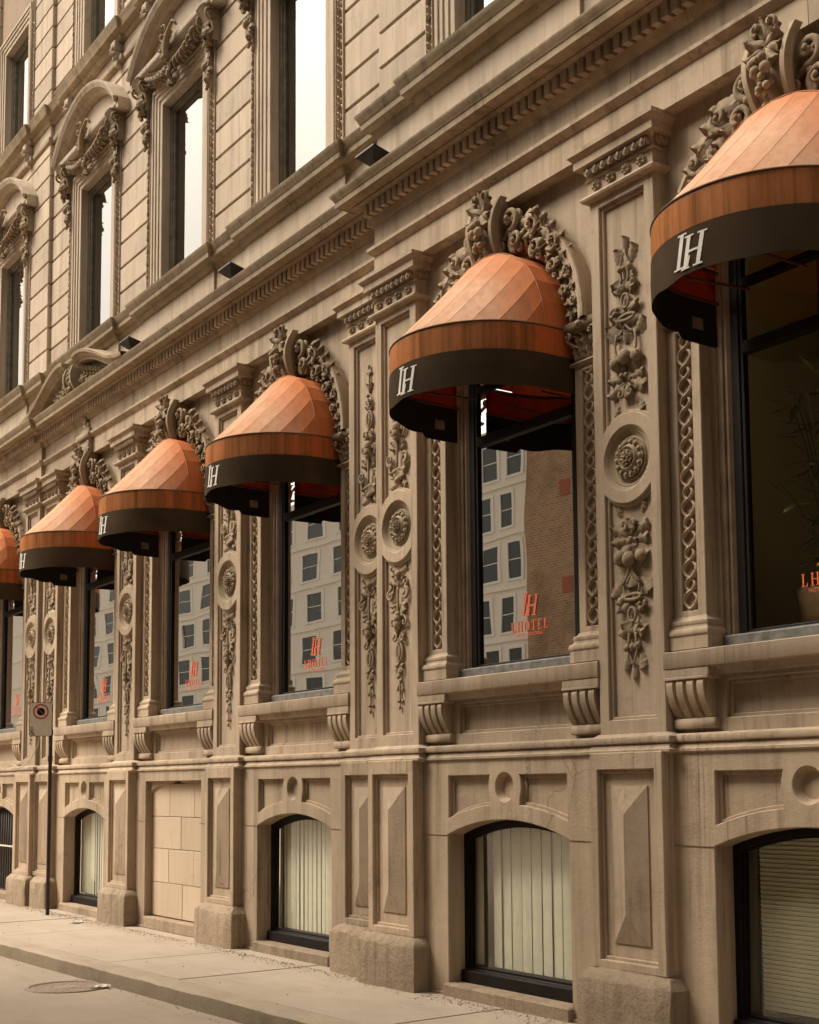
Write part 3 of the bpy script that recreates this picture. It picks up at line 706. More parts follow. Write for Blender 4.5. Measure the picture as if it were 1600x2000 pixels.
def wframe():
    mb = MB(); mb.plate(archpoly(.815, 2.61), [archpoly(.70, 2.66)], .222, .05, .02); mb.plate(archpoly(.815, 2.61), [archpoly(.745, 2.66)], .206, .03, .006)
    return mb.mesh('wooden_reveal', 'brownwood', angle=40)
def wblack():
    mb = MB()
    mb.plate(archpoly(.71, 2.64), [archpoly(.63, 2.70)], .243, .05, .006); mb.plate(archpoly(.66, 2.66), [archpoly(.60, 2.715)], .254, .04, .006)
    mb.box(-.61, .61, .24, .31, 4.565, 4.65, .006); mb.box(-.61, .61, .25, .31, 5.03, 5.09, .006)
    return mb.mesh('window_frame', 'black', angle=40)
def wpane():
    mb = MB(); o = archpoly(.61, 2.70)
    mb.add([(x, .278, z) for x, z in o], [tuple(range(len(o)))]); return mb.mesh('window_pane', 'glass')
BM['paneclear'] = wpane().copy(); BM['paneclear'].materials[0] = M['glassclear']
BM.update(sill=sill(), wstone=wstone(), wframe=wframe(), wblack=wblack(), pane=wpane())
# lettering for the glass and the valances
def glyph(ch, slant=0., italic=False):
    """serif letters as rectangles/rings in a box of height 1; returns list of convex quads and width"""
    q = []
    def bar(x0, z0, x1, z1): q.append([(x0, z0), (x1, z0), (x1, z1), (x0, z1)])
    if ch == 'L': bar(.12, 0, .27, 1); bar(.02, .95, .37, 1.0); bar(.02, 0, .62, .05); q.append([(.50, .05), (.62, .05), (.64, .30), (.60, .30)]); w_ = .66
    elif ch == 'H':
        for x in (.12, .62): bar(x, 0, x+.15, 1); bar(x-.1, .95, x+.25, 1); bar(x-.1, 0, x+.25, .05)
        bar(.27, .47, .62, .54); w_ = .90
    elif ch == 'T': bar(.30, 0, .45, 1); bar(.20, 0, .55, .05); bar(.03, .94, .72, 1); q.append([(.03, .94), (.03, .72), (.06, .72), (.13, .94)]); q.append([(.62, .94), (.69, .72), (.72, .72), (.72, .94)]); w_ = .75
    elif ch == 'E': bar(.12, 0, .27, 1); bar(.02, 0, .62, .05); bar(.02, .95, .60, 1); bar(.27, .48, .45, .54); bar(.43, .38, .47, .64); q.append([(.50, .05), (.62, .05), (.64, .28), (.60, .28)]); q.append([(.52, .95), (.58, .74), (.61, .74), (.60, .95)]); w_ = .66
    elif ch == 'O':
        n = 20; w_ = .92
        for k in range(n):
            a, b = 2*pi*k/n, 2*pi*(k+1)/n
            q.append([(.46+.27*math.cos(a), .5+.47*math.sin(a)), (.46+.44*math.cos(a), .5+.52*math.sin(a)), (.46+.44*math.cos(b), .5+.52*math.sin(b)), (.46+.27*math.cos(b), .5+.47*math.sin(b))])
    return [[(x+slant*z, z) for x, z in p] for p in q], w_
def text_quads(txt, h, sp=.16, slant=0, x0=0, z0=0):
    out_ = []; x = 0
    for c in txt:
        g, w_ = glyph(c, slant)
        out_ += [[(x0+h*(x+a), z0+h*b) for a, b in p] for p in g]; x += w_+sp
    return out_, h*(x-sp)
def monogram(h):
    a, _ = text_quads('L', h, slant=.22, x0=0, z0=h*.06); b, wb = text_quads('H', h*.94, slant=.22, x0=h*.30, z0=0)
    return a+b, h*1.22
def decal():
    mb = MB(); z0 = 0
    mq, mw = monogram(.20); tq, tw = text_quads('LHOTEL', .092, .22)
    for i, (Q, dx, dz) in enumerate(((mq, -mw/2, .175), (tq, -tw/2, .045))):
        for k, p in enumerate(Q): mb.add([(x+dx, -.0003*(k % 5), z+dz) for x, z in p], [(0, 1, 2, 3)])
    me = mb.mesh('window_lettering', 'orange')
    cu = bpy.data.curves.new('t', 'FONT'); cu.body = 'HOTEL MONTREAL'; cu.size = .042; cu.align_x = 'CENTER'; cu.space_character = 1.12
    ob = bpy.data.objects.new('t', cu); COL.objects.link(ob); dg = bpy.context.evaluated_depsgraph_get()
    m2 = bpy.data.meshes.new_from_object(ob.evaluated_get(dg)); bpy.data.objects.remove(ob)
    bm = bmesh.new(); bm.from_mesh(me); vs0 = len(bm.verts); bm.from_mesh(m2)
    bm.verts.ensure_lookup_table()
    for v in bm.verts[vs0:]: v.co = Vector((v.co.x, 0, v.co.y))
    for f in bm.faces: f.material_index = 0
    bm.to_mesh(me); bm.free(); return me
BM['decal'] = decal()
for i, (cx, s) in enumerate(BAY):
    L = (cx, PL[s], 0)
    place(BM['wall'], 'bay_wall', hotel, L)
    a = place(BM['apron'], 'window_apron', hotel, L); l = place(BM['ledge'], 'window_ledge', hotel, L)
    for x in (-.945, .945): place(BM['console'], 'console', l, (x, 0, 0))
    ar = place(BM['arch'], 'arch', hotel, L)
    place(BM['fol'], 'arch_foliage', ar, (0, .012, 0), scale=(1, .84, 1)); place(BM['key'], 'keystone', ar); place(BM['fruit'], 'fruit_carving', ar)
    for x in (-.99, .99):
        j = place(BM['jamb'], 'jamb_column', hotel, (cx+x, PL[s]+.09, 0)); place(BM['guil'], 'guilloche', j, (0, .022, 0)); place(BM['cap'], 'capital', j)
    wdw = place(BM['wblack'], 'shop_window', hotel, L)
    place(BM['wstone'], 'stone_reveal', wdw); place(BM['wframe'], 'wooden_reveal', wdw); place(BM['sill'], 'window_sill', wdw); pn = place(BM['pane'] if i else BM['paneclear'], 'window_pane', wdw)
    place(BM['decal'], 'window_lettering', wdw, (.03, .272, 2.90), scale=(.9, 1, .9))

# ---- basement walls
def base_outline():
    rise, hw = .135, .765; r = (hw*hw+rise*rise)/(2*rise); zc = 1.305+rise-r; a = math.degrees(math.asin(hw/r))
    return rise, hw, r, zc, a
rise, hwB, rB, zcB, aB = base_outline()
def arch_open(d, zb):
    return [(-hwB+d, zb), (hwB-d, zb)] + arc(0, zcB, rB-d, 90-aB*(hwB-d)/hwB*.995, 90+aB*(hwB-d)/hwB*.995, 18)
def base_wall(seed):
    mb = MB(); W = 1.16
    op = arch_open(0, .10)
    rr = rB+.125
    def zarc(x): return zcB+math.sqrt(rr*rr-x*x)
    def side(g, d):
        xs = [.205+(.745-.205)*k/10 for k in range(11)]
        pts = [(g*(.745-d), 1.79-d)]
        for k in range(9):
            zz = 1.79-d-(1.79-d-zarc(.21)-d)*k/8; pts.append((g*max(.19, math.sqrt(max(0, (.205+d)**2-(zz-1.695)**2))+.005), zz))
        pts += [(g*x, zarc(x)+d) for x in [.25+d*.5+(.745-d-.25-d*.5)*k/9 for k in range(10)]]
        return pts
    rnd = arc(0, 1.695, .115, 0, 348, 29)
    mb.plate(rect(-W, W, .02, 1.93), [op, side(-1, 0), side(1, 0), rnd], .02, .035, .006)
    mb.plate(rect(-W, W, .02, 1.93), [op, side(-1, .025), side(1, .025), rnd], .055, .02, .004)
    mb.plate(rect(-W, W, .02, 1.93), [op], .075, .16, 0)
    mb.lathe_y(0, 1.695, [(.117, .03), (.105, .055), (.085, .075), (.066, .083), (.060, .078), (.055, .083), (0, .088)], 28, flip=True)
    return mb.mesh('basement_wall', 'base', angle=35)
def base_wall_blocked():
    mb = MB(); W = 1.16
    mb.plate(rect(-W, W, .02, 1.93), [rect(-.80, .80, .13, 1.79)], .02, .20, .006); return mb.mesh('basement_wall', 'base', angle=35)
BW = base_wall(1); BW4 = base_wall_blocked()
mb = MB(); mb.plate(arch_open(-.02, .11), [arch_open(.048, .215)], .185, .05, .008); mb.plate(arch_open(.04, .20), [arch_open(.064, .235)], .205, .04, .004)
mb.box(-.75, .75, .13, .25, .10, .205, .008); FR = mb.mesh('basement_window', 'black', angle=40)
mb = MB(); o = arch_open(.058, .225); mb.add([(x, .226, z) for x, z in o], [tuple(range(len(o)))]); GP = mb.mesh('window_pane', 'glasslow')
mb = MB(); mb.sweep([(-1.16, .02), (1.16, .02)], [(-.2, 1.90), (.0, 1.915), (.018, 1.925), (.018, 1.942), (.0, 1.948), (-.006, 1.955), (-.01, 1.975), (-.02, 1.983), (.006, 1.992), (.012, 2.012), (.006, 2.032), (-.03, 2.045), (-.2, 2.06)]); BELT = mb.mesh('belt_moulding', 'stone', angle=40)
mb = MB(); mb.box(-.79, .79, -.03, .2, -.02, .105, .015); SS = mb.mesh('basement_sill', 'rough')
mb = MB(); mb.box(-1.16, 1.16, .0, .2, -.05, .03, .01); FT = mb.mesh('footing', 'rough')
mb = MB(); mb.box(-.92, -.768, .0145, .03, 1.300, 1.306, .001); mb.box(.768, 1.15, .0145, .03, 1.300, 1.306, .001); mb.box(-1.15, -.92, .0145, .03, 1.300, 1.306, .001); JT = mb.mesh('stone_joint', 'joint')
for i, (cx, s) in enumerate(BAY):
    L = (cx, PL[s], 0); bwall = place(BW4 if i == 3 else BW, 'basement_wall', hotel, L)
    place(BELT, 'belt_moulding', bwall); place(JT, 'stone_joint', bwall); place(FT, 'footing', bwall)
    if i == 3:
        rng = random.Random(8)
        rows = [(.15, .56, [-.80, .10, .80]), (.56, .97, [-.80, -.30, .40, .80]), (.97, 1.36, [-.80, .05, .80]), (1.36, 1.76, [-.80, -.28, .42, .80])]
        for z0, z1, xs in rows:
            for a, b in zip(xs[:-1], xs[1:]):
                mb = MB(); d = rng.uniform(0, .004); mb.box(a+.003, b-.003, .115+d, .2, z0+.003, z1-.003, .004); build(mb, 'infill_stone', 'infill', bwall)
        mb = MB(); mb.plate(rect(-.80, .80, .12, 1.79), [], .16, .05, 0); build(mb, 'mortar_backing', 'joint', bwall)
        mb = MB()
        for g in (-1, 1):
            mb.plate([(g*.802, 1.792), (g*.1, 1.792)]+[(g*x, 1.62+.15*math.sqrt(max(0, 1-(x/.82)**2))) for x in [.1+.7*k/12 for k in range(13)]], [], .085, .06, .004)
        build(mb, 'blind_arch', 'base', bwall)
        mb = MB(); mb.box(-.80, .80, -.005, .2, .0, .14, .012); build(mb, 'basement_sill', 'rough', bwall)
        continue
    place(SS, 'basement_sill', bwall)
    if i == 5:
        g = MB(); g.plate(arch_open(.0, .11), [], .22, .02, 0); fr = build(g, 'basement_grille', 'dark', hotel, L)
        for k in range(13):
            x = -.70+k*.1166; zt = zcB+math.sqrt(rB*rB-x*x)-.02
            m_ = MB(); m_.tube([(x, .13, .11), (x, .13, zt)], .011, 8); build(m_, 'bar', 'post', fr, smooth=True)
        m_ = MB(); m_.box(-.76, .76, .105, .125, .80, .825, .003); build(m_, 'rail', 'signface', fr)
        continue
    fr = place(FR, 'basement_window', hotel, L); place(GP, 'window_pane', fr)
    rng = random.Random(i)
    if i == 0:
        for k in range(40):
            z = .27+k*.029
            if z > 1.40: break
            m_ = MB(); m_.add([(-.62, .284, z), (.74, .284, z), (.74, .275, z+.0285), (-.62, .275, z+.0285)], [(0, 1, 2, 3)]); build(m_, 'slat', 'blinddim', fr)
        m_ = MB(); m_.box(-.75, -.64, .26, .28, .25, 1.4); build(m_, 'side_curtain', plain('green_curtain', (.06, .075, .045), .8), fr)
    else:
        n = 12 if i == 1 else 17
        x = -.76
        for k in range(n):
            wd = 1.5/n; x0 = -.75+k*wd
            if i == 1 and k == 1: continue
            m_ = MB(); tl = rng.uniform(-.006, .010)
            m_.grid([[(x0, .282+tl, z), (x0+wd*.33, .276+tl*.5, z), (x0+wd*.66, .275, z), (x0+wd*.993, .279-tl, z)] for z in (.24, .80, 1.44)], flip=True)
            build(m_, 'slat', 'blind', fr, smooth=True)
    m_ = MB(); m_.box(-.95, .95, .42, .44, .1, 1.6); build(m_, 'backing', 'tanwall' if i else 'dark', fr)

# ---- rooms behind the glass
mb = MB(); yb = 3.4
mb.add([(XL, .5, 2.6), (XR, .5, 2.6), (XR, yb, 2.6), (XL, yb, 2.6), (XL, .5, 6.6), (XR, .5, 6.6), (XR, yb, 6.6), (XL, yb, 6.6)], [(0, 1, 2, 3), (7, 6, 5, 4), (3, 2, 6, 7), (1, 2, 6, 5), (0, 3, 7, 4)])
for x in (-6.85, -10.15, -13.45, -16.4, -19.5): mb.box(x-.1, x+.1, .42, yb, 2.6, 6.6)
build(mb, 'interior', 'dark', hotel)
mb = MB()
mb.add([(XL, .9, 7.4), (XR, .9, 7.4), (XR, .9, 18), (XL, .9, 18)], [(0, 1, 2, 3)]); build(mb, 'upper_interior', 'dark', hotel)

# ---- upper storeys
YW = .05                                     # wall plane behind section plane
def with_breaks(half, step):
    p = [];
    def seg(x0, x1, y, bays):
        p.append((x0, y))
        for c in sorted(bays):
            p.extend([(c-half, y), (c-half, y-step), (c+half, y-step), (c+half, y)])
        p.append((x1, y))
    seg(XL, XS1, PL['L']+YW, [BAY[5][0]]); seg(XS1, XS2, PL['C']+YW, [BAY[2][0], BAY[3][0], BAY[4][0]]); seg(XS2, XR, PL['R']+YW, [BAY[0][0], BAY[1][0]])
    return p
add_sweep('parapet_band', [(-.3, 7.26), (.03, 7.28), (.03, 7.33), (.016, 7.345), (.012, 7.75), (-.3, 7.76)], 'upper', with_breaks(1.06, .03))
add_sweep('sill_cornice', [(-.3, 7.745), (.015, 7.75), (.03, 7.765), (.05, 7.80), (.055, 7.815), (.10, 7.83), (.12, 7.85), (.125, 7.90), (.135, 7.91), (.15, 7.95), (.165, 7.97), (.17, 7.995), (.16, 8.0), (.0, 8.035), (-.3, 8.045)], 'mould', with_breaks(1.06, .05))
add_sweep('upper_band', [(-.3, 11.72), (.0, 11.73), (.03, 11.75), (.04, 11.78), (.04, 11.81), (.0, 11.83), (-.3, 11.84)], 'mould', with_breaks(1.06, .03))
add_sweep('third_storey_sill', [(-.3, 12.02), (.015, 12.03), (.04, 12.06), (.05, 12.09), (.11, 12.11), (.125, 12.13), (.13, 12.18), (.16, 12.22), (.17, 12.25), (.15, 12.26), (.0, 12.30), (-.3, 12.31)], 'mould', with_breaks(1.06, .05))
def wall_back(x0, x1, s, parent):
    mb = MB(); mb.box(x0, x1, PL[s]+YW+.055, PL[s]+YW+.2, 7.3, 18, 0.001); return build(mb, 'rusticated_wall', 'joint', parent)
PIERS = [(-7.33, -6.37, 'R'), (XS2, -9.32, 'R'), (-4.38, -2.4, 'R'), (-10.98, XS2-.004, 'C'), (-13.93, -12.97, 'C'), (-16.88, -15.92, 'C'), (XS1+.004, -18.87, 'C'), (-20.52, XS1, 'L'), (-25, -22.51, 'L')]
for x0, x1, s in PIERS:
    pw = wall_back(x0+.012, x1-.012, s, hotel)
    ret = x1 == XS1 or x0 == XS2
    def blk(a, b, z0, z1):
        mb = MB(); mb.box(a+.0015, b-.0015, PL[s]+YW, PL[s]+YW+(.2 if ret else .07), z0+.011, z1-.011, .010); build(mb, 'stone_block', 'upper', pw)
    z = 8.04; zs = [8.04]+[8.43+.348*k for k in range(11)]
    for a, b in zip(zs[:-1], zs[1:]):
        if b > 11.73: b = 11.73
        if b-a > .05: blk(x0, x1, a, b)
    zs = [11.82, 12.04]; blk(x0, x1, *zs)
    zs = [12.29]+[12.62+.348*k for k in range(10)]
    for a, b in zip(zs[:-1], zs[1:]): blk(x0, x1, a, b)
# wall over the windows
for i, (cx, s) in enumerate(BAY):
    mb = MB(); mb.box(cx-1.03, cx+1.03, PL[s]+YW+.055, PL[s]+YW+.3, 14.5, 18, .001); build(mb, 'rusticated_wall', 'joint', hotel)
    mb = MB(); mb.box(cx-1.03, cx+1.03, PL[s]+YW+.055, PL[s]+YW+.3, 10.6, 12.3, .001); pw = build(mb, 'rusticated_wall', 'joint', hotel)
    xa, xb = cx-1.0, cx+1.0
    zs = [10.866, 11.214, 11.562, 11.73]
    for a, b in zip(zs[:-1], zs[1:]):
        mb = MB(); mb.box(xa, xb, PL[s]+YW+.001, PL[s]+YW+.07, a+.011, b-.011, .01); build(mb, 'stone_block', 'upper', pw)
    mb = MB(); mb.box(xa, xb, PL[s]+YW+.001, PL[s]+YW+.07, 11.84, 12.03, .01); build(mb, 'stone_block', 'upper', pw)
def upper_window(zsill, zh):
    D = {}; mb = MB()      # surround: stepped architrave; local y=0 is the wall plane
    def fr(o_, i_, y, th, top): mb.plate(rect(-o_, o_, zsill, zh+top), [[(-i_, zsill+.004), (i_, zsill+.004), (i_, zh+(i_-.6)), (-i_, zh+(i_-.6))]], y, th, .006)
    fr(.872, .84, -.01, .06, .27)
    for g in (-1, 1):
        mb.box(min(g*.868, g*1.0), max(g*.868, g*1.0), .030, .07, zsill, zh+.27, .002); mb.box(min(g*.988, g*1.003), max(g*.988, g*1.003), -.02, .07, zsill, zh+.27, .003)
    fr(.845, .79, -.035, .06, .25); fr(.80, .735, -.02, .05, .21); fr(.745, .67, -.004, .05, .16); fr(.68, .60, .012, .22, .09)
    for g in (-1, 1):
        
        a_, b_ = sorted((g*.872, g*.884)); mb.box(a_, b_, -.035, .04, zsill, zh+.1, .003)
    D['sur'] = mb.mesh('window_surround', 'upper', angle=40)
    mb = MB(); mb.plate(rect(-.61, .61, zsill, zh+.01), [rect(-.545, .545, zsill+.06, zh-.06)], .125, .06, .006); mb.plate(rect(-.56, .56, zsill+.05, zh-.05), [rect(-.52, .52, zsill+.09, zh-.085)], .150, .05, .004)
    D['fr'] = mb.mesh('window_frame', plain('olive_frame', (.15, .125, .09), .6, spec=.3, var=.35), angle=40)
    mb = MB(); mb.add([(-.53, .176, zsill+.08), (.53, .176, zsill+.08), (.53, .176, zh-.075), (-.53, .176, zh-.075)], [(0, 1, 2, 3)]); D['pane'] = mb.mesh('window_pane', 'glassup')
    D['g'] = guilloche_mesh('guilloche', zsill+.06, zh-.25, .047, .033, .098, .072, .019, 'upper')
    return D
UW = upper_window(8.035, 10.53); UW3 = upper_window(12.30, 14.32)
def corner_drop():
    mb = MB(); rng = random.Random(6)
    scroll(mb, .0, 10.36, .06, 1.2, R(90), 1, .024, lift=.04); mb.sphere((-.07, -.05, 10.33), .06)
    for a in (-60, -90, -120): leaf(mb, 0, 10.32, R(a), .14, .07, y=-.03, lift=.05, curl=1)
    fruits(mb, rng, 0, 10.15, .05, .05, 7, .042, y=-.02, lift=.05); fruits(mb, rng, 0, 10.05, .025, .05, 5, .03, y=-.02, lift=.04)
    return mb.mesh('fruit_drop', 'carved', smooth=True)
def ped_console():
    mb = MB(); rows = []
    for k in range(13):
        u = k/12; z = 10.98-u*.42; y = -.22+.12*u+.05*math.sin(pi*u)
        rows.append([(-.11, .0, z), (-.11, y, z), (0, y-.012, z), (.11, y, z), (.11, 0, z)])
    mb.grid(rows); rng = random.Random(9)
    for g in (-1, 1):
        mb.tube([(g*.115, -.13+.085*(1-t*.75)*math.cos(a), 10.86+.085*(1-t*.75)*math.sin(a)) for t, a in [(q/18, 2*pi*1.3*q/18+1.2) for q in range(19)]], .017, 6)
    leaf(mb, 0, 10.80, R(-90), .22, .15, y=-.13, lift=.06, curl=1.0, lobes=3)
    for a in (-50, -130): leaf(mb, 0, 10.72, R(a), .16, .10, y=-.10, lift=.05, curl=1)
    fruits(mb, rng, 0, 10.58, .08, .05, 8, .042, y=-.07, lift=.05); fruits(mb, rng, 0, 10.50, .05, .05, 6, .034, y=-.05, lift=.05)
    return mb.mesh('carved_bracket', 'carved', angle=60)
def pediment():
    mb = MB(); hw = 1.22; rise_ = .62; r = (hw*hw+rise_*rise_)/(2*rise_); z0 = 11.06; zc = z0+rise_-r; am = math.asin(hw/r)
    mb.sweep([(-hw, .06), (-hw, -.12), (hw, -.12), (hw, .06)], [(-.1, 10.96), (.0, 10.965), (.02, 10.99), (.045, 11.01), (.05, 11.03), (.05, 11.075), (-.1, 11.08)], False)
    prof = [(-.10, .02), (-.10, -.13), (-.085, -.145), (-.06, -.16), (-.045, -.175), (-.035, -.225), (-.02, -.23), (.0, -.245), (.03, -.26), (.045, -.26), (.05, -.25), (.06, .02)]
    rows = []
    for k in range(33):
        a = -am+2*am*k/32
        rows.append([((r+d)*math.sin(a), y+.02, zc+(r+d)*math.cos(a)) for d, y in prof])
    mb.grid(rows); n = len(prof); o = len(mb.v)-33*n
    mb.f.append(tuple(o+j for j in range(n))); mb.f.append(tuple(o+32*n+j for j in reversed(range(n))))
    # end blocks
    for g in (-1, 1): mb.box(g*(hw+.015)-.04, g*(hw+.015)+.04, -.17, .05, 10.94, 11.10, .006)
    mb.plate([(-hw, z0)]+[((r-.05)*math.sin(-am+2*am*k/20), zc+(r-.05)*math.cos(-am+2*am*k/20)) for k in range(21)]+[(hw, z0)], [], -.03, .08, 0)
    return mb.mesh('pediment', 'upper', angle=38)
def ped_carving():
    mb = MB(); rng = random.Random(12); y = -.10
    # central cornucopia cluster with horn, and leafy swags to both sides
    mb.tube([(.04+.16*u*u, y-.12-.03*math.sin(pi*u), 10.78+.42*u) for u in [k/10 for k in range(11)]]+[(.24, y-.1, 11.18), (.26, y-.09, 11.14)], [.055-.038*k/12 for k in range(13)], 8)
    fruits(mb, rng, -.06, 11.0, .07, .16, 22, .045, y=y, lift=.10); 
    for a in (60, 90, 120, 150, 200): leaf(mb, -.05, 11.05, R(a), .20, .10, y=y-.05, lift=.07, curl=1.1)
    scroll(mb, -.02, 11.20, .055, 1.2, R(-90), 1, .02, y=y, lift=.12, tail=(-.05, 11.0))
    for g in (-1, 1):
        for k in range(7):
            x = g*(.10+k*.095); z = 10.74-.035*math.sin(pi*k/6)*1.2+.02*k
            for a in (35, -15, 75): leaf(mb, x, z, R(90-g*(90-a)), .15, .075, y=y+.03, lift=.07, curl=1.3, lobes=3)
            mb.tube([(x+g*.04*math.sin(t), y-.04-.05*math.cos(t), z-.02+.06*math.sin(t*.7)) for t in [R(-90+180*q/8) for q in range(9)]], .02, 6)
            fruits(mb, rng, x, z-.03, .04, .03, 2, .03, y=y+.02, lift=.07)
    for a in (-60, -90, -120, -90): leaf(mb, .03, 10.68, R(a), .26, .12, y=y, lift=.07, curl=1.2, lobes=3)
    fruits(mb, rng, .03, 10.62, .05, .06, 5, .04, y=y, lift=.07)
    return mb.mesh('pediment_carving', 'carved', smooth=True)
CD, PC, PD, PV = corner_drop(), ped_console(), pediment(), ped_carving()
def bracket():
    mb = MB(); rng = random.Random(3)
    mb.box(-.07, .07, -.10, .05, 11.90, 12.04, .008); mb.box(-.06, .06, -.08, .05, 11.80, 11.90, .008); mb.box(-.05, .05, -.05, .05, 11.70, 11.80, .008)
    leaf(mb, 0, 12.0, R(-90), .2, .11, y=-.09, lift=.03, curl=1.1); fruits(mb, rng, 0, 11.9, .04, .06, 6, .024, y=-.08, lift=.03)
    return mb.mesh('bracket', 'upper', angle=60)
BK = bracket()
for i, (cx, s) in enumerate(BAY):
    y = PL[s]+YW; ws = place(UW['sur'], 'upper_window', hotel, (cx, y, 0))
    place(UW['fr'], 'window_frame', ws); place(UW['pane'], 'window_pane', ws)
    for g in (-1, 1):
        place(UW['g'], 'guilloche', ws, (g*.936, -.006, 0)); place(CD, 'fruit_drop', ws, (g*.93, -.02, 0)); place(PC, 'carved_bracket', ws, (g*1.0, 0, 0))
    place(PD, 'pediment', ws); place(PV, 'pediment_carving', ws)
    w3 = place(UW3['sur'], 'upper_window', hotel, (cx, y, 0)); place(UW3['fr'], 'window_frame', w3); place(UW3['pane'], 'window_pane', w3)
    for g in (-1, 1): place(UW3['g'], 'guilloche', w3, (g*.936, -.006, 0)); place(BK, 'bracket', w3, (g*.93, -.03, 0))

# ---- scrolled pediment over the middle of the cornice (bay 5) and small cartouche under it
def swan():
    mb = MB(); cx = BAY[4][0]; y0 = PL['C']
    for g in (-1, 1):
        rows = []
        prof = [(-.03, .05), (-.03, -.25), (.0, -.26), (.012, -.285), (.05, -.305), (.06, -.335), (.10, -.345), (.11, -.32), (.125, .05)]
        for k in range(25):
            u = k/24; x = g*(2.02-1.82*u)
            z = 7.20+.47*(.5-.5*math.cos(pi*min(1, u*1.06)))+(.0 if u < .94 else -.03*(u-.94)/.06)
            rows.append([(x, y0+y_, z-.03+d) for d, y_ in prof])
        mb.grid(rows, flip=(g < 0)); n = len(prof); o = len(mb.v)-25*n
        mb.f.append(tuple(o+24*n+j for j in range(n)))
        rows2 = [[(g*(2.02-1.82*k/24), y0-.10, 7.20), (g*(2.02-1.82*k/24), y0-.10, 7.20+.40*(.5-.5*math.cos(pi*min(1, k/24*1.06))))] for k in range(25)]
        mb.grid(rows2, flip=(g > 0))
    p = build(mb, 'scroll_pediment', 'mould', hotel, (cx, 0, 0), angle=40)
    c = MB(); rng = random.Random(5); y = y0-.14
    for g in (-1, 1):
        rows = []
        for k in range(15):
            u = k/14; z = 7.62-.40*u; x = g*(.10+.02*u); yy = y-.08-.11*math.sin(pi*(.2+.75*u))
            rows.append([(x, y+.1, z), (x, yy, z), (x+g*.05, yy, z), (x+g*.05, y+.1, z)])
        c.grid(rows, flip=(g > 0))
        for k in range(6):
            x = g*(.24+.12*k); z = 7.46-.035*k
            for a in (60, 10, -40): leaf(c, x, z, R(90-g*(90-a)), .17, .09, y=y, lift=.07, curl=1.2)
            fruits(c, rng, x, z-.06, .05, .05, 4, .04-.002*k, y=y, lift=.06)
    for a in (60, 90, 120): leaf(c, 0, 7.5, R(a), .16, .1, y=y-.1, lift=.06)
    fruits(c, rng, 0, 7.40, .07, .12, 14, .045, y=y-.08, lift=.06)
    for a in (-60, -90, -120): leaf(c, 0, 7.42, R(a), .18, .08, y=y-.1, lift=.06)
    build(c, 'pediment_carving', 'carved', p, smooth=True)
    c = MB(); c.box(-.20, .20, -.05, .05, 6.40, 6.60, .01); c.box(-.23, .23, -.09, .02, 6.60, 6.69, .01)
    c.box(-.15, .15, -.05, .03, 6.69, 6.76, .01); c.box(-.10, .10, -.04, .03, 6.76, 6.84, .01)
    scroll(c, 0, 6.87, .045, 1.1, R(-90), 1, .02, y=-.02, lift=.03); leaf(c, 0, 6.82, R(90), .12, .09, y=-.03, lift=.04)
    for g in (-1, 1): scroll(c, g*.20, 6.52, .04, 1.2, R(90), g, .016, y=-.03, lift=.03); scroll(c, g*.19, 6.43, .03, 1.2, R(-90), -g, .014, y=-.03, lift=.03)
    build(c, 'cartouche', 'stone', hotel, (cx, y0, 0), angle=50)
swan()

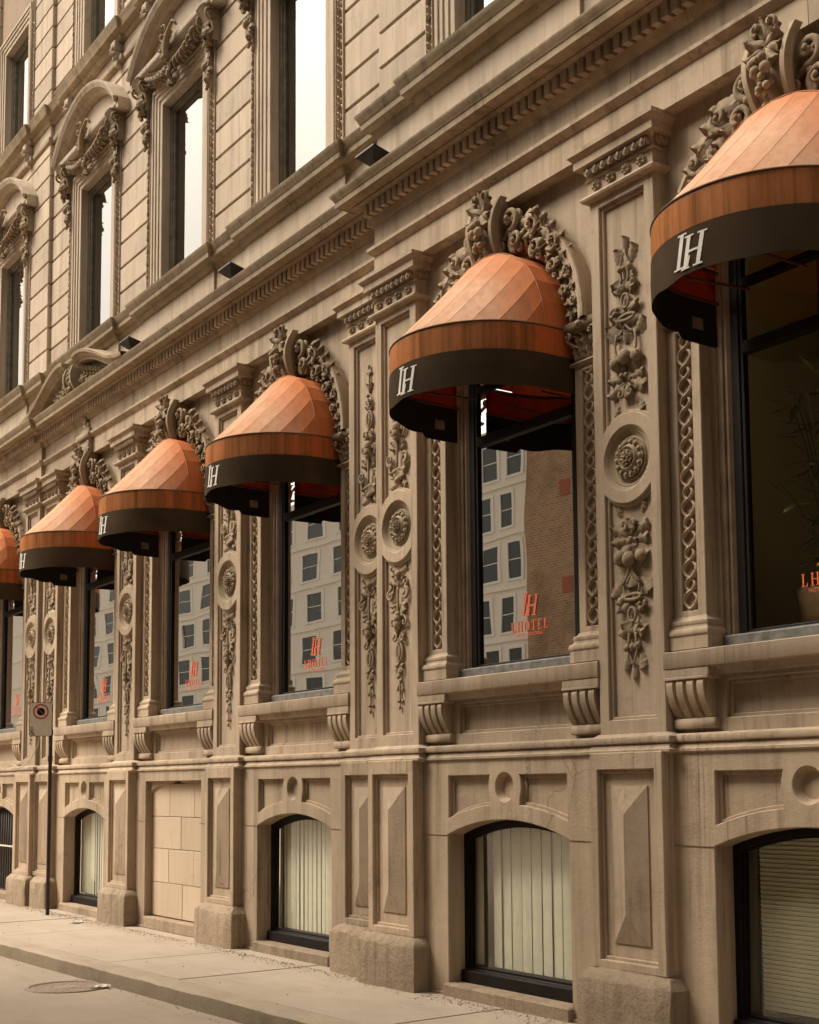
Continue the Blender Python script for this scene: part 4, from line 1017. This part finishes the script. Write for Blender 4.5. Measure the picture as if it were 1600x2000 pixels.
# ------------------------------------------------------------------ awnings
AW = dict(w=.757, dp=.775, h0=.14, n=2.0, z1=5.14, z2=4.92, z3=4.652)
def plan(t):
    c, s_ = math.cos(t), math.sin(t)
    return (AW['w']*math.copysign(abs(c)**(2/AW['n']), c), -AW['h0']-AW['dp']*abs(s_)**(2/AW['n']))
def planx(t):
    x = AW['w']*math.cos(t); return (x, -AW['h0']-AW['dp']*max(0, 1-abs(math.cos(t))**AW['n'])**(1/AW['n']))
def plan_pts(n, back=.12):
    P = [(AW['w'], back)]+[plan(pi*k/n) for k in range(n+1)]+[(-AW['w'], back)]; return P
def awning_meshes():
    D = {}; nf = 12; mb = MB(); ra, zs = .745, 5.15
    # barrel against the arch, then flat gores fanning from hoop to rim
    hoop = lambda t, y, k=1: (ra*k*math.cos(t), y, zs+ra*k*math.sin(t)*1.03)
    A_ = [pi*k/nf for k in range(nf+1)]
    mb.grid([[hoop(t, .12, 1.0) for t in A_], [hoop(t, -.03, 1.0) for t in A_], [hoop(t, -.16, 1.0) for t in A_]])
    rows = []
    for j in range(5):
        u = j/4; row = []
        for t in A_:
            a = Vector(hoop(t, -.16)); rx, ry = planx(t); b = Vector((rx, ry, AW['z1']))
            p = a.lerp(b, u); sag = -.012*math.sin(pi*u)
            row.append((p.x, p.y, p.z+sag))
        rows.append(row)
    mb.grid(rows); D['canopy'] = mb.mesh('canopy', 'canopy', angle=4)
    mb = MB()
    mb.tube([hoop(t, -.16, 1.0) for t in [pi*k/56 for k in range(57)]], .004, 5, False)
    for t in A_[1:-1]:
        a = Vector(hoop(t, -.16)); rx, ry = planx(t); b = Vector((rx, ry, AW['z1']))
        mb.tube([a.lerp(b, u/4)+Vector((0, 0, -.012*math.sin(pi*u/4))) for u in range(5)], .0016, 4, False)
    D['seam'] = mb.mesh('seam', 'seam', smooth=True)
    def skirt(z_hi, z_lo, off, n=72, wav=0):
        P = plan_pts(n); rows = []
        rng = random.Random(3)
        for k, (x, y) in enumerate(P):
            d = Vector((x, y+.14)).normalized() if y < -.15 else Vector((math.copysign(1, x), 0))
            zl = z_lo+(wav*(.6*math.sin(k*.55)+.5*math.sin(k*.23+1)) if x < 0 else wav*.3*math.sin(k*.4))
            if wav and k > n-2: zl -= .04
            rows.append([(x+d.x*off, y+d.y*off, z_hi), (x+d.x*(off+.004), y+d.y*(off+.004), (z_hi+z_lo)/2), (x+d.x*off, y+d.y*off, zl)])
        return rows
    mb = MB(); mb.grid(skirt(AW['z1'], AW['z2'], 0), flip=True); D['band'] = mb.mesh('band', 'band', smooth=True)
    mb = MB(); mb.grid(skirt(AW['z2']+.004, AW['z3'], .006, wav=.012), flip=True); D['valance'] = mb.mesh('valance', 'valance', smooth=True)
    mb = MB(); mb.grid(skirt(AW['z2']-.004, AW['z3']+.003, -.006, wav=.012)); D['liner'] = mb.mesh('valance_lining', 'inner', smooth=True)
    mb = MB(); P = plan_pts(60)
    mb.tube([(x, y, AW['z1']) for x, y in P], .008, 6, False); D['piping'] = mb.mesh('piping', plain('dark_piping', (.10, .055, .025), .8), smooth=True)
    mb = MB(); mb.tube([(x*.985, y+.01, AW['z2']-.01) for x, y in P], .012, 6, False)
    mb.tube([(x*.985, y+.01, AW['z1']-.02) for x, y in P], .012, 6, False)
    for t in (R(40), R(90), R(140)):
        rx, ry = plan(t); mb.tube([(rx*.97, ry+.02, AW['z2']-.01), (rx*.8, .12, AW['z2']+.0)], .010, 6, False)
    D['hoop'] = mb.mesh('frame', plain('rusty_frame', (.10, .022, .012), .6), smooth=True)
    # white letters following the curve at the front of the valance
    Q, wd = monogram(.205); N_ = 400; pts = [plan(R(30+120*k/N_)) for k in range(N_+1)]; acc = [0]
    for a, b in zip(pts[:-1], pts[1:]): acc.append(acc[-1]+math.dist(a, b))
    mid = acc[N_//2]
    def at(sv_):
        tgt = mid+sv_
        for k in range(N_):
            if acc[k+1] >= tgt:
                f = (tgt-acc[k])/(acc[k+1]-acc[k]); return (pts[k][0]*(1-f)+pts[k+1][0]*f, pts[k][1]*(1-f)+pts[k+1][1]*f)
        return pts[-1]
    mb = MB()
    for qi, q in enumerate(Q):
        rows = []
        for j in range(5):
            v = j/4
            row = []
            for i_ in range(5):
                u = i_/4; xa = (q[0][0]*(1-u)+q[1][0]*u)*(1-v)+(q[3][0]*(1-u)+q[2][0]*u)*v; za = (q[0][1]*(1-u)+q[1][1]*u)*(1-v)+(q[3][1]*(1-u)+q[2][1]*u)*v
                px, py = at(-(xa-wd*.5))      # letters read left to right when seen from the street
                row.append((px, py-.012-.0004*(qi % 6), AW['z3']+.032+za))
            rows.append(row)
        mb.grid(rows)
    D['logo'] = mb.mesh('monogram', 'logo')
    mb = MB(); x = -AW['w']+.012; mb.add([(x, -.12, 4.70), (x, -.02, 4.70), (x, -.02, 4.78), (x, -.12, 4.78)], [(0, 1, 2, 3)]); D['tag'] = mb.mesh('care_label', 'grit')
    return D
AM = awning_meshes()
AL = ['largest and nearest orange domed awning, cut off by the right edge of the frame',
      'orange domed awning with black monogram valance between the single and the double pilaster, second nearest',
      'orange domed awning just left of the double pilaster, over the window with shelves inside',
      'orange domed awning in the middle of the far row, above the blocked-up basement opening',
      'small orange domed awning above the basement window beside the no-stopping sign post',
      'farthest orange domed awning, cut off by the left edge of the frame']
for i, (cx, s) in enumerate(BAY):
    e = empty('awning', (cx+.05, PL[s], 0)); tag(e, AL[i], 'awning', 'orange domed awnings over the ground floor windows')
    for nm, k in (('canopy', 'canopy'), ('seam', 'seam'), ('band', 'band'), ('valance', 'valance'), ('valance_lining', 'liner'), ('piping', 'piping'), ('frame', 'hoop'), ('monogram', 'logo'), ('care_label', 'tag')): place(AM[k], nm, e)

# ------------------------------------------------------------------ ground
def kerb_y(x): return -1.50-.043*(-8.77-x)
mb = MB(); mb.add([(-220, -230, -.145), (120, -230, -.145), (120, 30, -.145), (-220, 30, -.145)], [(0, 1, 2, 3)]); tag(build(mb, 'road', 'road'), kind='structure')
walk = MB(); walk.add([(-60, kerb_y(-60)+.1, -.02), (20, kerb_y(20)+.1, -.02), (20, .4, -.02), (-60, .4, -.02)], [(0, 1, 2, 3)])
walk = tag(build(walk, 'pavement', 'joint'), kind='structure')
rng = random.Random(5); x = -60.0
while x < 18:
    x1 = x+1.52; o = .10; dz = rng.uniform(-.003, .003)
    f = lambda a, d: kerb_y(a)+d
    mb = MB()
    A_ = [(x+.009+o, f(x, .214)), (x1-.009+o, f(x1, .214)), (x1-.009, .16), (x+.009, .16)]
    mb.add([(a, b, dz) for a, b in A_]+[(a, b, -.06) for a, b in A_], [(0, 1, 2, 3), (4, 5, 1, 0), (5, 6, 2, 1), (6, 7, 3, 2), (7, 4, 0, 3)])
    build(mb, 'slab', 'walk', walk); x = x1
mb = MB(); rows = []; top = []; x = -60.
while x < 20.1:
    y = kerb_y(x); jx = rng.uniform(-.006, .006); jz = rng.uniform(-.005, .004)
    top.append([(x, y-.012+jx, -.022+jz), (x, y+.012+jx, -.003+jz), (x, y+.04, .004), (x, y+.20, .004), (x, y+.203, -.03)])
    rows.append([(x, y-.035+jx, -.16), (x, y-.026+jx, -.10), (x, y-.020+jx, -.05), (x, y-.012+jx, -.022+jz)]); x += .16
kerb = tag(build((lambda m_: (m_.grid(top, flip=True), m_)[1])(MB()), 'kerb', 'kerb', angle=50), kind='structure')
mb.grid(rows, flip=True); build(mb, 'kerb_face', 'kerbface', kerb, smooth=True)
# grit along the wall foot and the gutter
mb = MB(); rng = random.Random(17)
for _ in range(4200):
    x = rng.uniform(-22, -6); 
    if rng.random() < .80: y = -.06-.13*abs(rng.gauss(0, .8)); z = .004
    elif rng.random() < .85: y = kerb_y(x)-.05-abs(rng.gauss(0, .10)); z = -.143
    else: y = rng.uniform(kerb_y(x)+.05, -.2); z = .004
    if x > -14.0 and x < -12.9 and rng.random() < .5: continue
    r = rng.choice((.003, .004, .005, .006, .010)); a = rng.uniform(0, pi)
    c, s_ = math.cos(a)*r, math.sin(a)*r
    mb.add([(x+c, y+s_, z), (x-s_, y+c, z), (x-c, y-s_, z), (x+s_, y-c, z), (x, y, z+r*.8)], [(0, 1, 4), (1, 2, 4), (2, 3, 4), (3, 0, 4)])
tag(build(mb, 'grit', 'grit'), kind='stuff')
# manhole
mh = MB(); mh.lathe_z(0, 0, [(0, .004), (.31, .004), (.312, .010), (.325, .010), (.328, .002), (.34, .002), (.345, .012), (.385, .012), (.39, 0)][::-1], 40)
mo = build(mh, 'manhole_cover', 'iron', None, (-12.38, -2.02, -.146), angle=40); tag(mo, 'round rusty iron manhole cover set in the asphalt by the kerb', 'manhole')
kb = MB()
for k in range(-7, 8):
    for j in range(-7, 8):
        if (k*k+j*j)*.04**2 < .295**2 and (k*k+j*j) > 9: kb.box(k*.04-.014, k*.04+.014, j*.04-.006, j*.04+.006, .003, .009, .002)
kb.lathe_z(0, 0, [(0, .009), (.10, .009), (.104, .004)][::-1], 24); build(kb, 'tread_pattern', 'iron', mo)
def litter(loc, seed, s_, label):
    rng = random.Random(seed); mb = MB(); n = 7
    mb.grid([[((i-3)*.03*s_, (j-3)*.02*s_, rng.uniform(0, .022)*s_) for j in range(n)] for i in range(n)])
    tag(build(mb, 'paper_scrap', 'paper', None, loc, rot=(0, 0, rng.uniform(0, 3))), label, 'litter', 'paper scraps')
litter((-16.75, -.32, .006), 1, 1.0, 'flat white paper scrap on the pavement under the small basement window')
litter((-12.12, -1.80, -.13), 2, 1.0, 'crumpled white paper scrap lying on the edge of the manhole cover')

# ------------------------------------------------------------------ no-stopping sign on its post
px, py = -18.02, -.27
e = empty('street_sign', (px, py, 0)); tag(e, 'no-stopping sign with red ring on a thin dark post beside the far wall', 'sign')
mb = MB(); mb.tube([(0, 0, -.02), (0, 0, 1.0), (0, 0, 2.86)], .027, 12); build(mb, 'post', 'post', e, angle=50)
for z in (2.48, 2.12):
    mb = MB(); mb.tube([(0, 0, z-.04), (0, 0, z+.04)], .034, 12); build(mb, 'collar', 'post', e, angle=50)
def rrect(w_, h, r, n=6):
    P = []
    for cx_, cz_, a0 in ((w_-r, h-r, 0), (-w_+r, h-r, 90), (-w_+r, -h+r, 180), (w_-r, -h+r, 270)): P += arc(cx_, cz_, r, a0, a0+90, n)
    return P
pe = MB(); pe.plate(rrect(.152, .232, .03), [], 0, .006, .001, back=True)
pl_ = build(pe, 'sign_plate', 'black', e, (.035, -.155, 2.655), rot=(0, 0, R(73)))
def onplate(mb, name, mat): return build(mb, name, mat, pl_)
m_ = MB(); m_.plate(rrect(.146, .226, .026), [], -.0015, .001, 0); onplate(m_, 'sign_face', 'signface')
m_ = MB(); n = 36; m_.grid([[(r*math.cos(2*pi*k/n), -.003, .105+r*math.sin(2*pi*k/n)) for k in range(n)] for r in (.085, .105)], closed_v=True, flip=True); onplate(m_, 'red_ring', 'signred')
m_ = MB(); m_.add([(.056*math.cos(2*pi*(k+.5)/8), -.003, .105+.056*math.sin(2*pi*(k+.5)/8)) for k in range(8)], [tuple(range(8))]); onplate(m_, 'octagon', 'black')
m_ = MB(); a = R(-45); u = Vector((math.cos(a), 0, math.sin(a))); v = Vector((-math.sin(a), 0, math.cos(a))); c0 = Vector((0, -.0045, .105))
m_.add([c0-u*.09-v*.006, c0+u*.09-v*.006, c0+u*.09+v*.006, c0-u*.09+v*.006], [(0, 1, 2, 3)]); onplate(m_, 'red_slash', 'signred')
m_ = MB(); m_.add([(-.145, -.003, -.225), (-.075, -.003, -.225), (-.095, -.003, -.10), (-.145, -.003, -.10)], [(0, 1, 2, 3)]); onplate(m_, 'grey_sticker', 'signgrey')
m_ = MB(); m_.add([(-.146, -.0045, -.145), (-.075, -.0045, -.226), (-.067, -.0045, -.226), (-.146, -.0045, -.135)], [(0, 1, 2, 3)]); onplate(m_, 'sticker_edge', 'black')
# loose cable hanging by the double pilaster
mb = MB(); pts = [(-19.45, .09, 4.4), (-19.5, .07, 3.0), (-19.47, .06, 2.45), (-19.55, .0, 2.22), (-19.8, -.02, 2.08), (-20.1, -.03, 2.03), (-20.5, -.01, 2.08), (-21.0, .02, 2.03), (-21.6, .02, 2.07), (-22.5, .02, 2.03)]
sp = []
for i in range(len(pts)-1):
    for k in range(5):
        u = k/5; p0, p1, p2, p3 = (Vector(pts[max(0, min(len(pts)-1, i+d))]) for d in (-1, 0, 1, 2))
        sp.append(.5*((2*p1)+(-p0+p2)*u+(2*p0-5*p1+4*p2-p3)*u*u+(-p0+3*p1-3*p2+p3)*u**3))
mb.tube(sp, .007, 6); tag(build(mb, 'cable', 'cable', smooth=True), 'loose pale cable drooping along the belt course beside the double pilaster', 'cable')

# ------------------------------------------------------------------ floodlights on the cornice
def flood_meshes():
    D = {}; mb = MB()
    def tray(w0, d0, z0, w1, d1, z1):
        V = [(-w0, -d0, z0), (w0, -d0, z0), (w0, d0, z0), (-w0, d0, z0), (-w1, -d1, z1), (w1, -d1, z1), (w1, d1, z1), (-w1, d1, z1)]
        mb.add(V, [(3, 2, 1, 0), (4, 5, 6, 7), (0, 1, 5, 4), (1, 2, 6, 5), (2, 3, 7, 6), (3, 0, 4, 7)])
    tray(.06, .05, -.06, .15, .12, .0); tray(.155, .125, .001, .155, .125, .022); D['body'] = mb.mesh('housing', 'lamp')
    mb = MB(); mb.box(-.14, .14, -.11, .11, .0225, .027, .001); D['glass'] = mb.mesh('lens', 'lampglass')
    mb = MB(); mb.tube([(.0, .0, -.05), (.0, .0, -.13)], .02, 8); mb.box(-.06, .06, -.04, .04, -.15, -.13); D['br'] = mb.mesh('bracket', 'lamp')
    mb = MB(); mb.tube([(.05, .05, -.05), (.12, .08, -.10), (.18, .05, -.06), (.22, .10, -.13)], .006, 6); D['cb'] = mb.mesh('flex', 'lamp')
    return D
FM = flood_meshes()
FL = [(-9.93, -.12, 7.44, 'black floodlight on the cornice above the double pilaster, nearest of the three'),
      (-13.05, .0, 7.42, 'black floodlight on the cornice above the third awning, middle of the three'),
      (-15.95, .0, 7.42, 'black floodlight on the cornice beside the scrolled pediment, farthest of the three')]
for x, y, z, lb in FL:
    e = empty('floodlight', (x, y, z-.15)); tag(e, lb, 'floodlight', 'floodlights along the cornice')
    for nm, k in (('housing', 'body'), ('lens', 'glass'), ('bracket', 'br'), ('flex', 'cb')): place(FM[k], nm, e, (0, 0, .15), rot=(R(-14), 0, 0) if k in ('body', 'glass') else None)

# ------------------------------------------------------------------ things behind the shop windows
def interior_things():
    cx = BAY[2][0]; y = PL['C']+.55
    e = empty('shelf_unit', (cx, y, 2.62)); tag(e, 'white open shelf unit standing inside the third window', 'shelf')
    for z in (.12, .52, .98, 1.42, 1.8):
        m_ = MB(); m_.box(-.55, .80, 0, .55, z, z+.035); build(m_, 'shelf', 'white', e)
    for x, yy in ((-.55, .0), (.77, .0), (-.55, .52), (.77, .52)):
        m_ = MB(); m_.box(x, x+.03, yy, yy+.03, 0, 1.85); build(m_, 'upright', 'white', e)
    m_ = MB(); m_.sphere((0, 0, .12), .095, 14, 9, sz=1.1); m_.lathe_z(0, 0, [(.0, .0), (.10, .0), (.112, .03), (.108, .10)][::-1], 16); m_.sphere((0, 0, .24), .03)
    tag(build(m_, 'knit_hat', 'knit', None, (cx+.45, y+.2, 3.635), smooth=True), 'grey knitted hat on the shelf inside the third window', 'hat')
    m_ = MB(); m_.box(-.19, .19, -.01, .01, 0, .17, .004); bo = build(m_, 'display_card', 'gold', None, (cx+.28, y+.15, 3.18), rot=(R(-8), R(-6), 0))
    tag(bo, 'pale gold display card tilted on the shelf inside the third window', 'sign card')
    m_ = MB(); m_.lathe_z(0, 0, [(.0, .0), (.05, .0), (.055, .1), (.03, .2), (.0, .24)][::-1], 12)
    tag(build(m_, 'ornament', 'wax', None, (cx+.25, y+.2, 3.637), smooth=True), 'small pale figure beside the knitted hat on the shelf', 'ornament')
    m_ = MB(); m_.box(-6.72, -6.66, .40, 1.9, 2.62, 6.4); build(m_, 'partition', plain('ochre_wall', (.78, .62, .22), .9), hotel)
    # plants in the nearest window
    rng = random.Random(31)
    for px_, py_, lb in ((-5.72, .75, 'bushy indoor plant with lance-shaped leaves in a woven pot, left in the nearest window'), (-5.0, .85, 'bushy indoor plant with lance-shaped leaves in a woven pot, right in the nearest window')):
        e = empty('potted_plant', (px_, py_, 2.62)); tag(e, lb, 'plant', 'plants inside the nearest window')
        m_ = MB(); m_.lathe_z(0, 0, [(.0, .0), (.18, .0), (.24, .36), (.22, .36), (.2, .3), (0, .3)][::-1], 18); build(m_, 'pot', 'pot', e, smooth=True)
        st = MB(); lf = MB()
        for _ in range(16):
            a = rng.uniform(0, 2*pi); h = rng.uniform(.6, 1.5); d = rng.uniform(.1, .45)
            P = [Vector((d*u*u*math.cos(a), d*u*u*math.sin(a)*.7, .3+h*u)) for u in [k/6 for k in range(7)]]
            st.tube(P, .006, 5)
            for _ in range(9):
                q = P[rng.randint(2, 6)]; b = rng.uniform(0, 2*pi); L_ = rng.uniform(.16, .34); dr = Vector((math.cos(b), math.sin(b)*.7, rng.uniform(-.5, .8))).normalized(); sd_ = dr.cross(Vector((0, 0, 1))).normalized()*L_*.11
                lf.add([q, q+dr*L_*.5+sd_, q+dr*L_, q+dr*L_*.5-sd_-Vector((0, 0, .01))], [(0, 1, 2, 3)])
        build(st, 'stem', 'plant', e); build(lf, 'foliage', 'plant', e)
interior_things()

# ------------------------------------------------------------------ opposite side of the street (seen in the glass)
def far_building():
    e = empty('white_building', (-63.4, -45, 0)); tag(e, 'pale rendered building with staggered tall windows across the street, mirrored in the shop glass', 'building')
    m_ = MB(); m_.box(-120, 0, -14, 0, -.2, 24.6, .01); build(m_, 'wall', 'render', e)
    wm = MB(); wm.box(-.62, .62, -.02, .012, 0, 2.15, .01); pane = wm.mesh('window', 'slate')
    fm = MB(); fm.plate(rect(-.85, .85, -.16, 2.36), [rect(-.62, .62, 0, 2.15)], 0, .1, .01); fmesh = fm.mesh('window_frame', 'white')
    rm = MB(); rm.box(-.62, .62, .012, .03, 1.1, 1.16, .005); rmesh = rm.mesh('mullion', 'white')
    for fl in range(7):
        z = 1.5+fl*3.3
        m_ = MB(); m_.box(-120, .05, -.02, .14, z+2.62, z+2.86, .01); build(m_, 'string_course', 'white', e)
        xs = [(-1.5, 1.0), (-4.0, 1.25)] + [(-8.2-k*4.7, 1.75) for k in range(16)]
        for x, sx in xs:
            x -= .8 if fl % 2 else 0
            wv = place(pane, 'window', e, (x, 0, z), scale=(sx, 1, 1)); place(rmesh, 'mullion', wv); place(fmesh, 'window_frame', wv, (0, .1, 0), rot=(0, 0, pi))
    b = empty('brick_building', (-63.3, -44.5, 0)); tag(b, 'old brown brick building with red painted squares across the street, mirrored in the glass', 'building')
    m_ = MB(); m_.box(0, 110, -25, 0, -.2, 25.0, .02); build(m_, 'wall', 'brick', b)
    rd = plain('red_painted_panel', (.34, .10, .06), .8)
    for x, z in ((3.75, 18.8), (3.85, 13.0), (14, 12), (22, 8)):
        m_ = MB(); m_.box(x-.45, x+.45, .0, .05, z, z+.95); build(m_, 'painted_panel', rd, b)
nb = empty('shade_building', (11.6, -9.8, 0)); tag(nb, 'dark brick block out of view, added behind the viewpoint to shade the right-hand bays', 'building')  # added out of view to keep sky and sun off the right of the front
m_ = MB(); m_.box(-30, 30, -20, 0, -.2, 16, .02); build(m_, 'wall', 'darkbrick', nb)
far_building()
sc.render.engine = 'CYCLES'
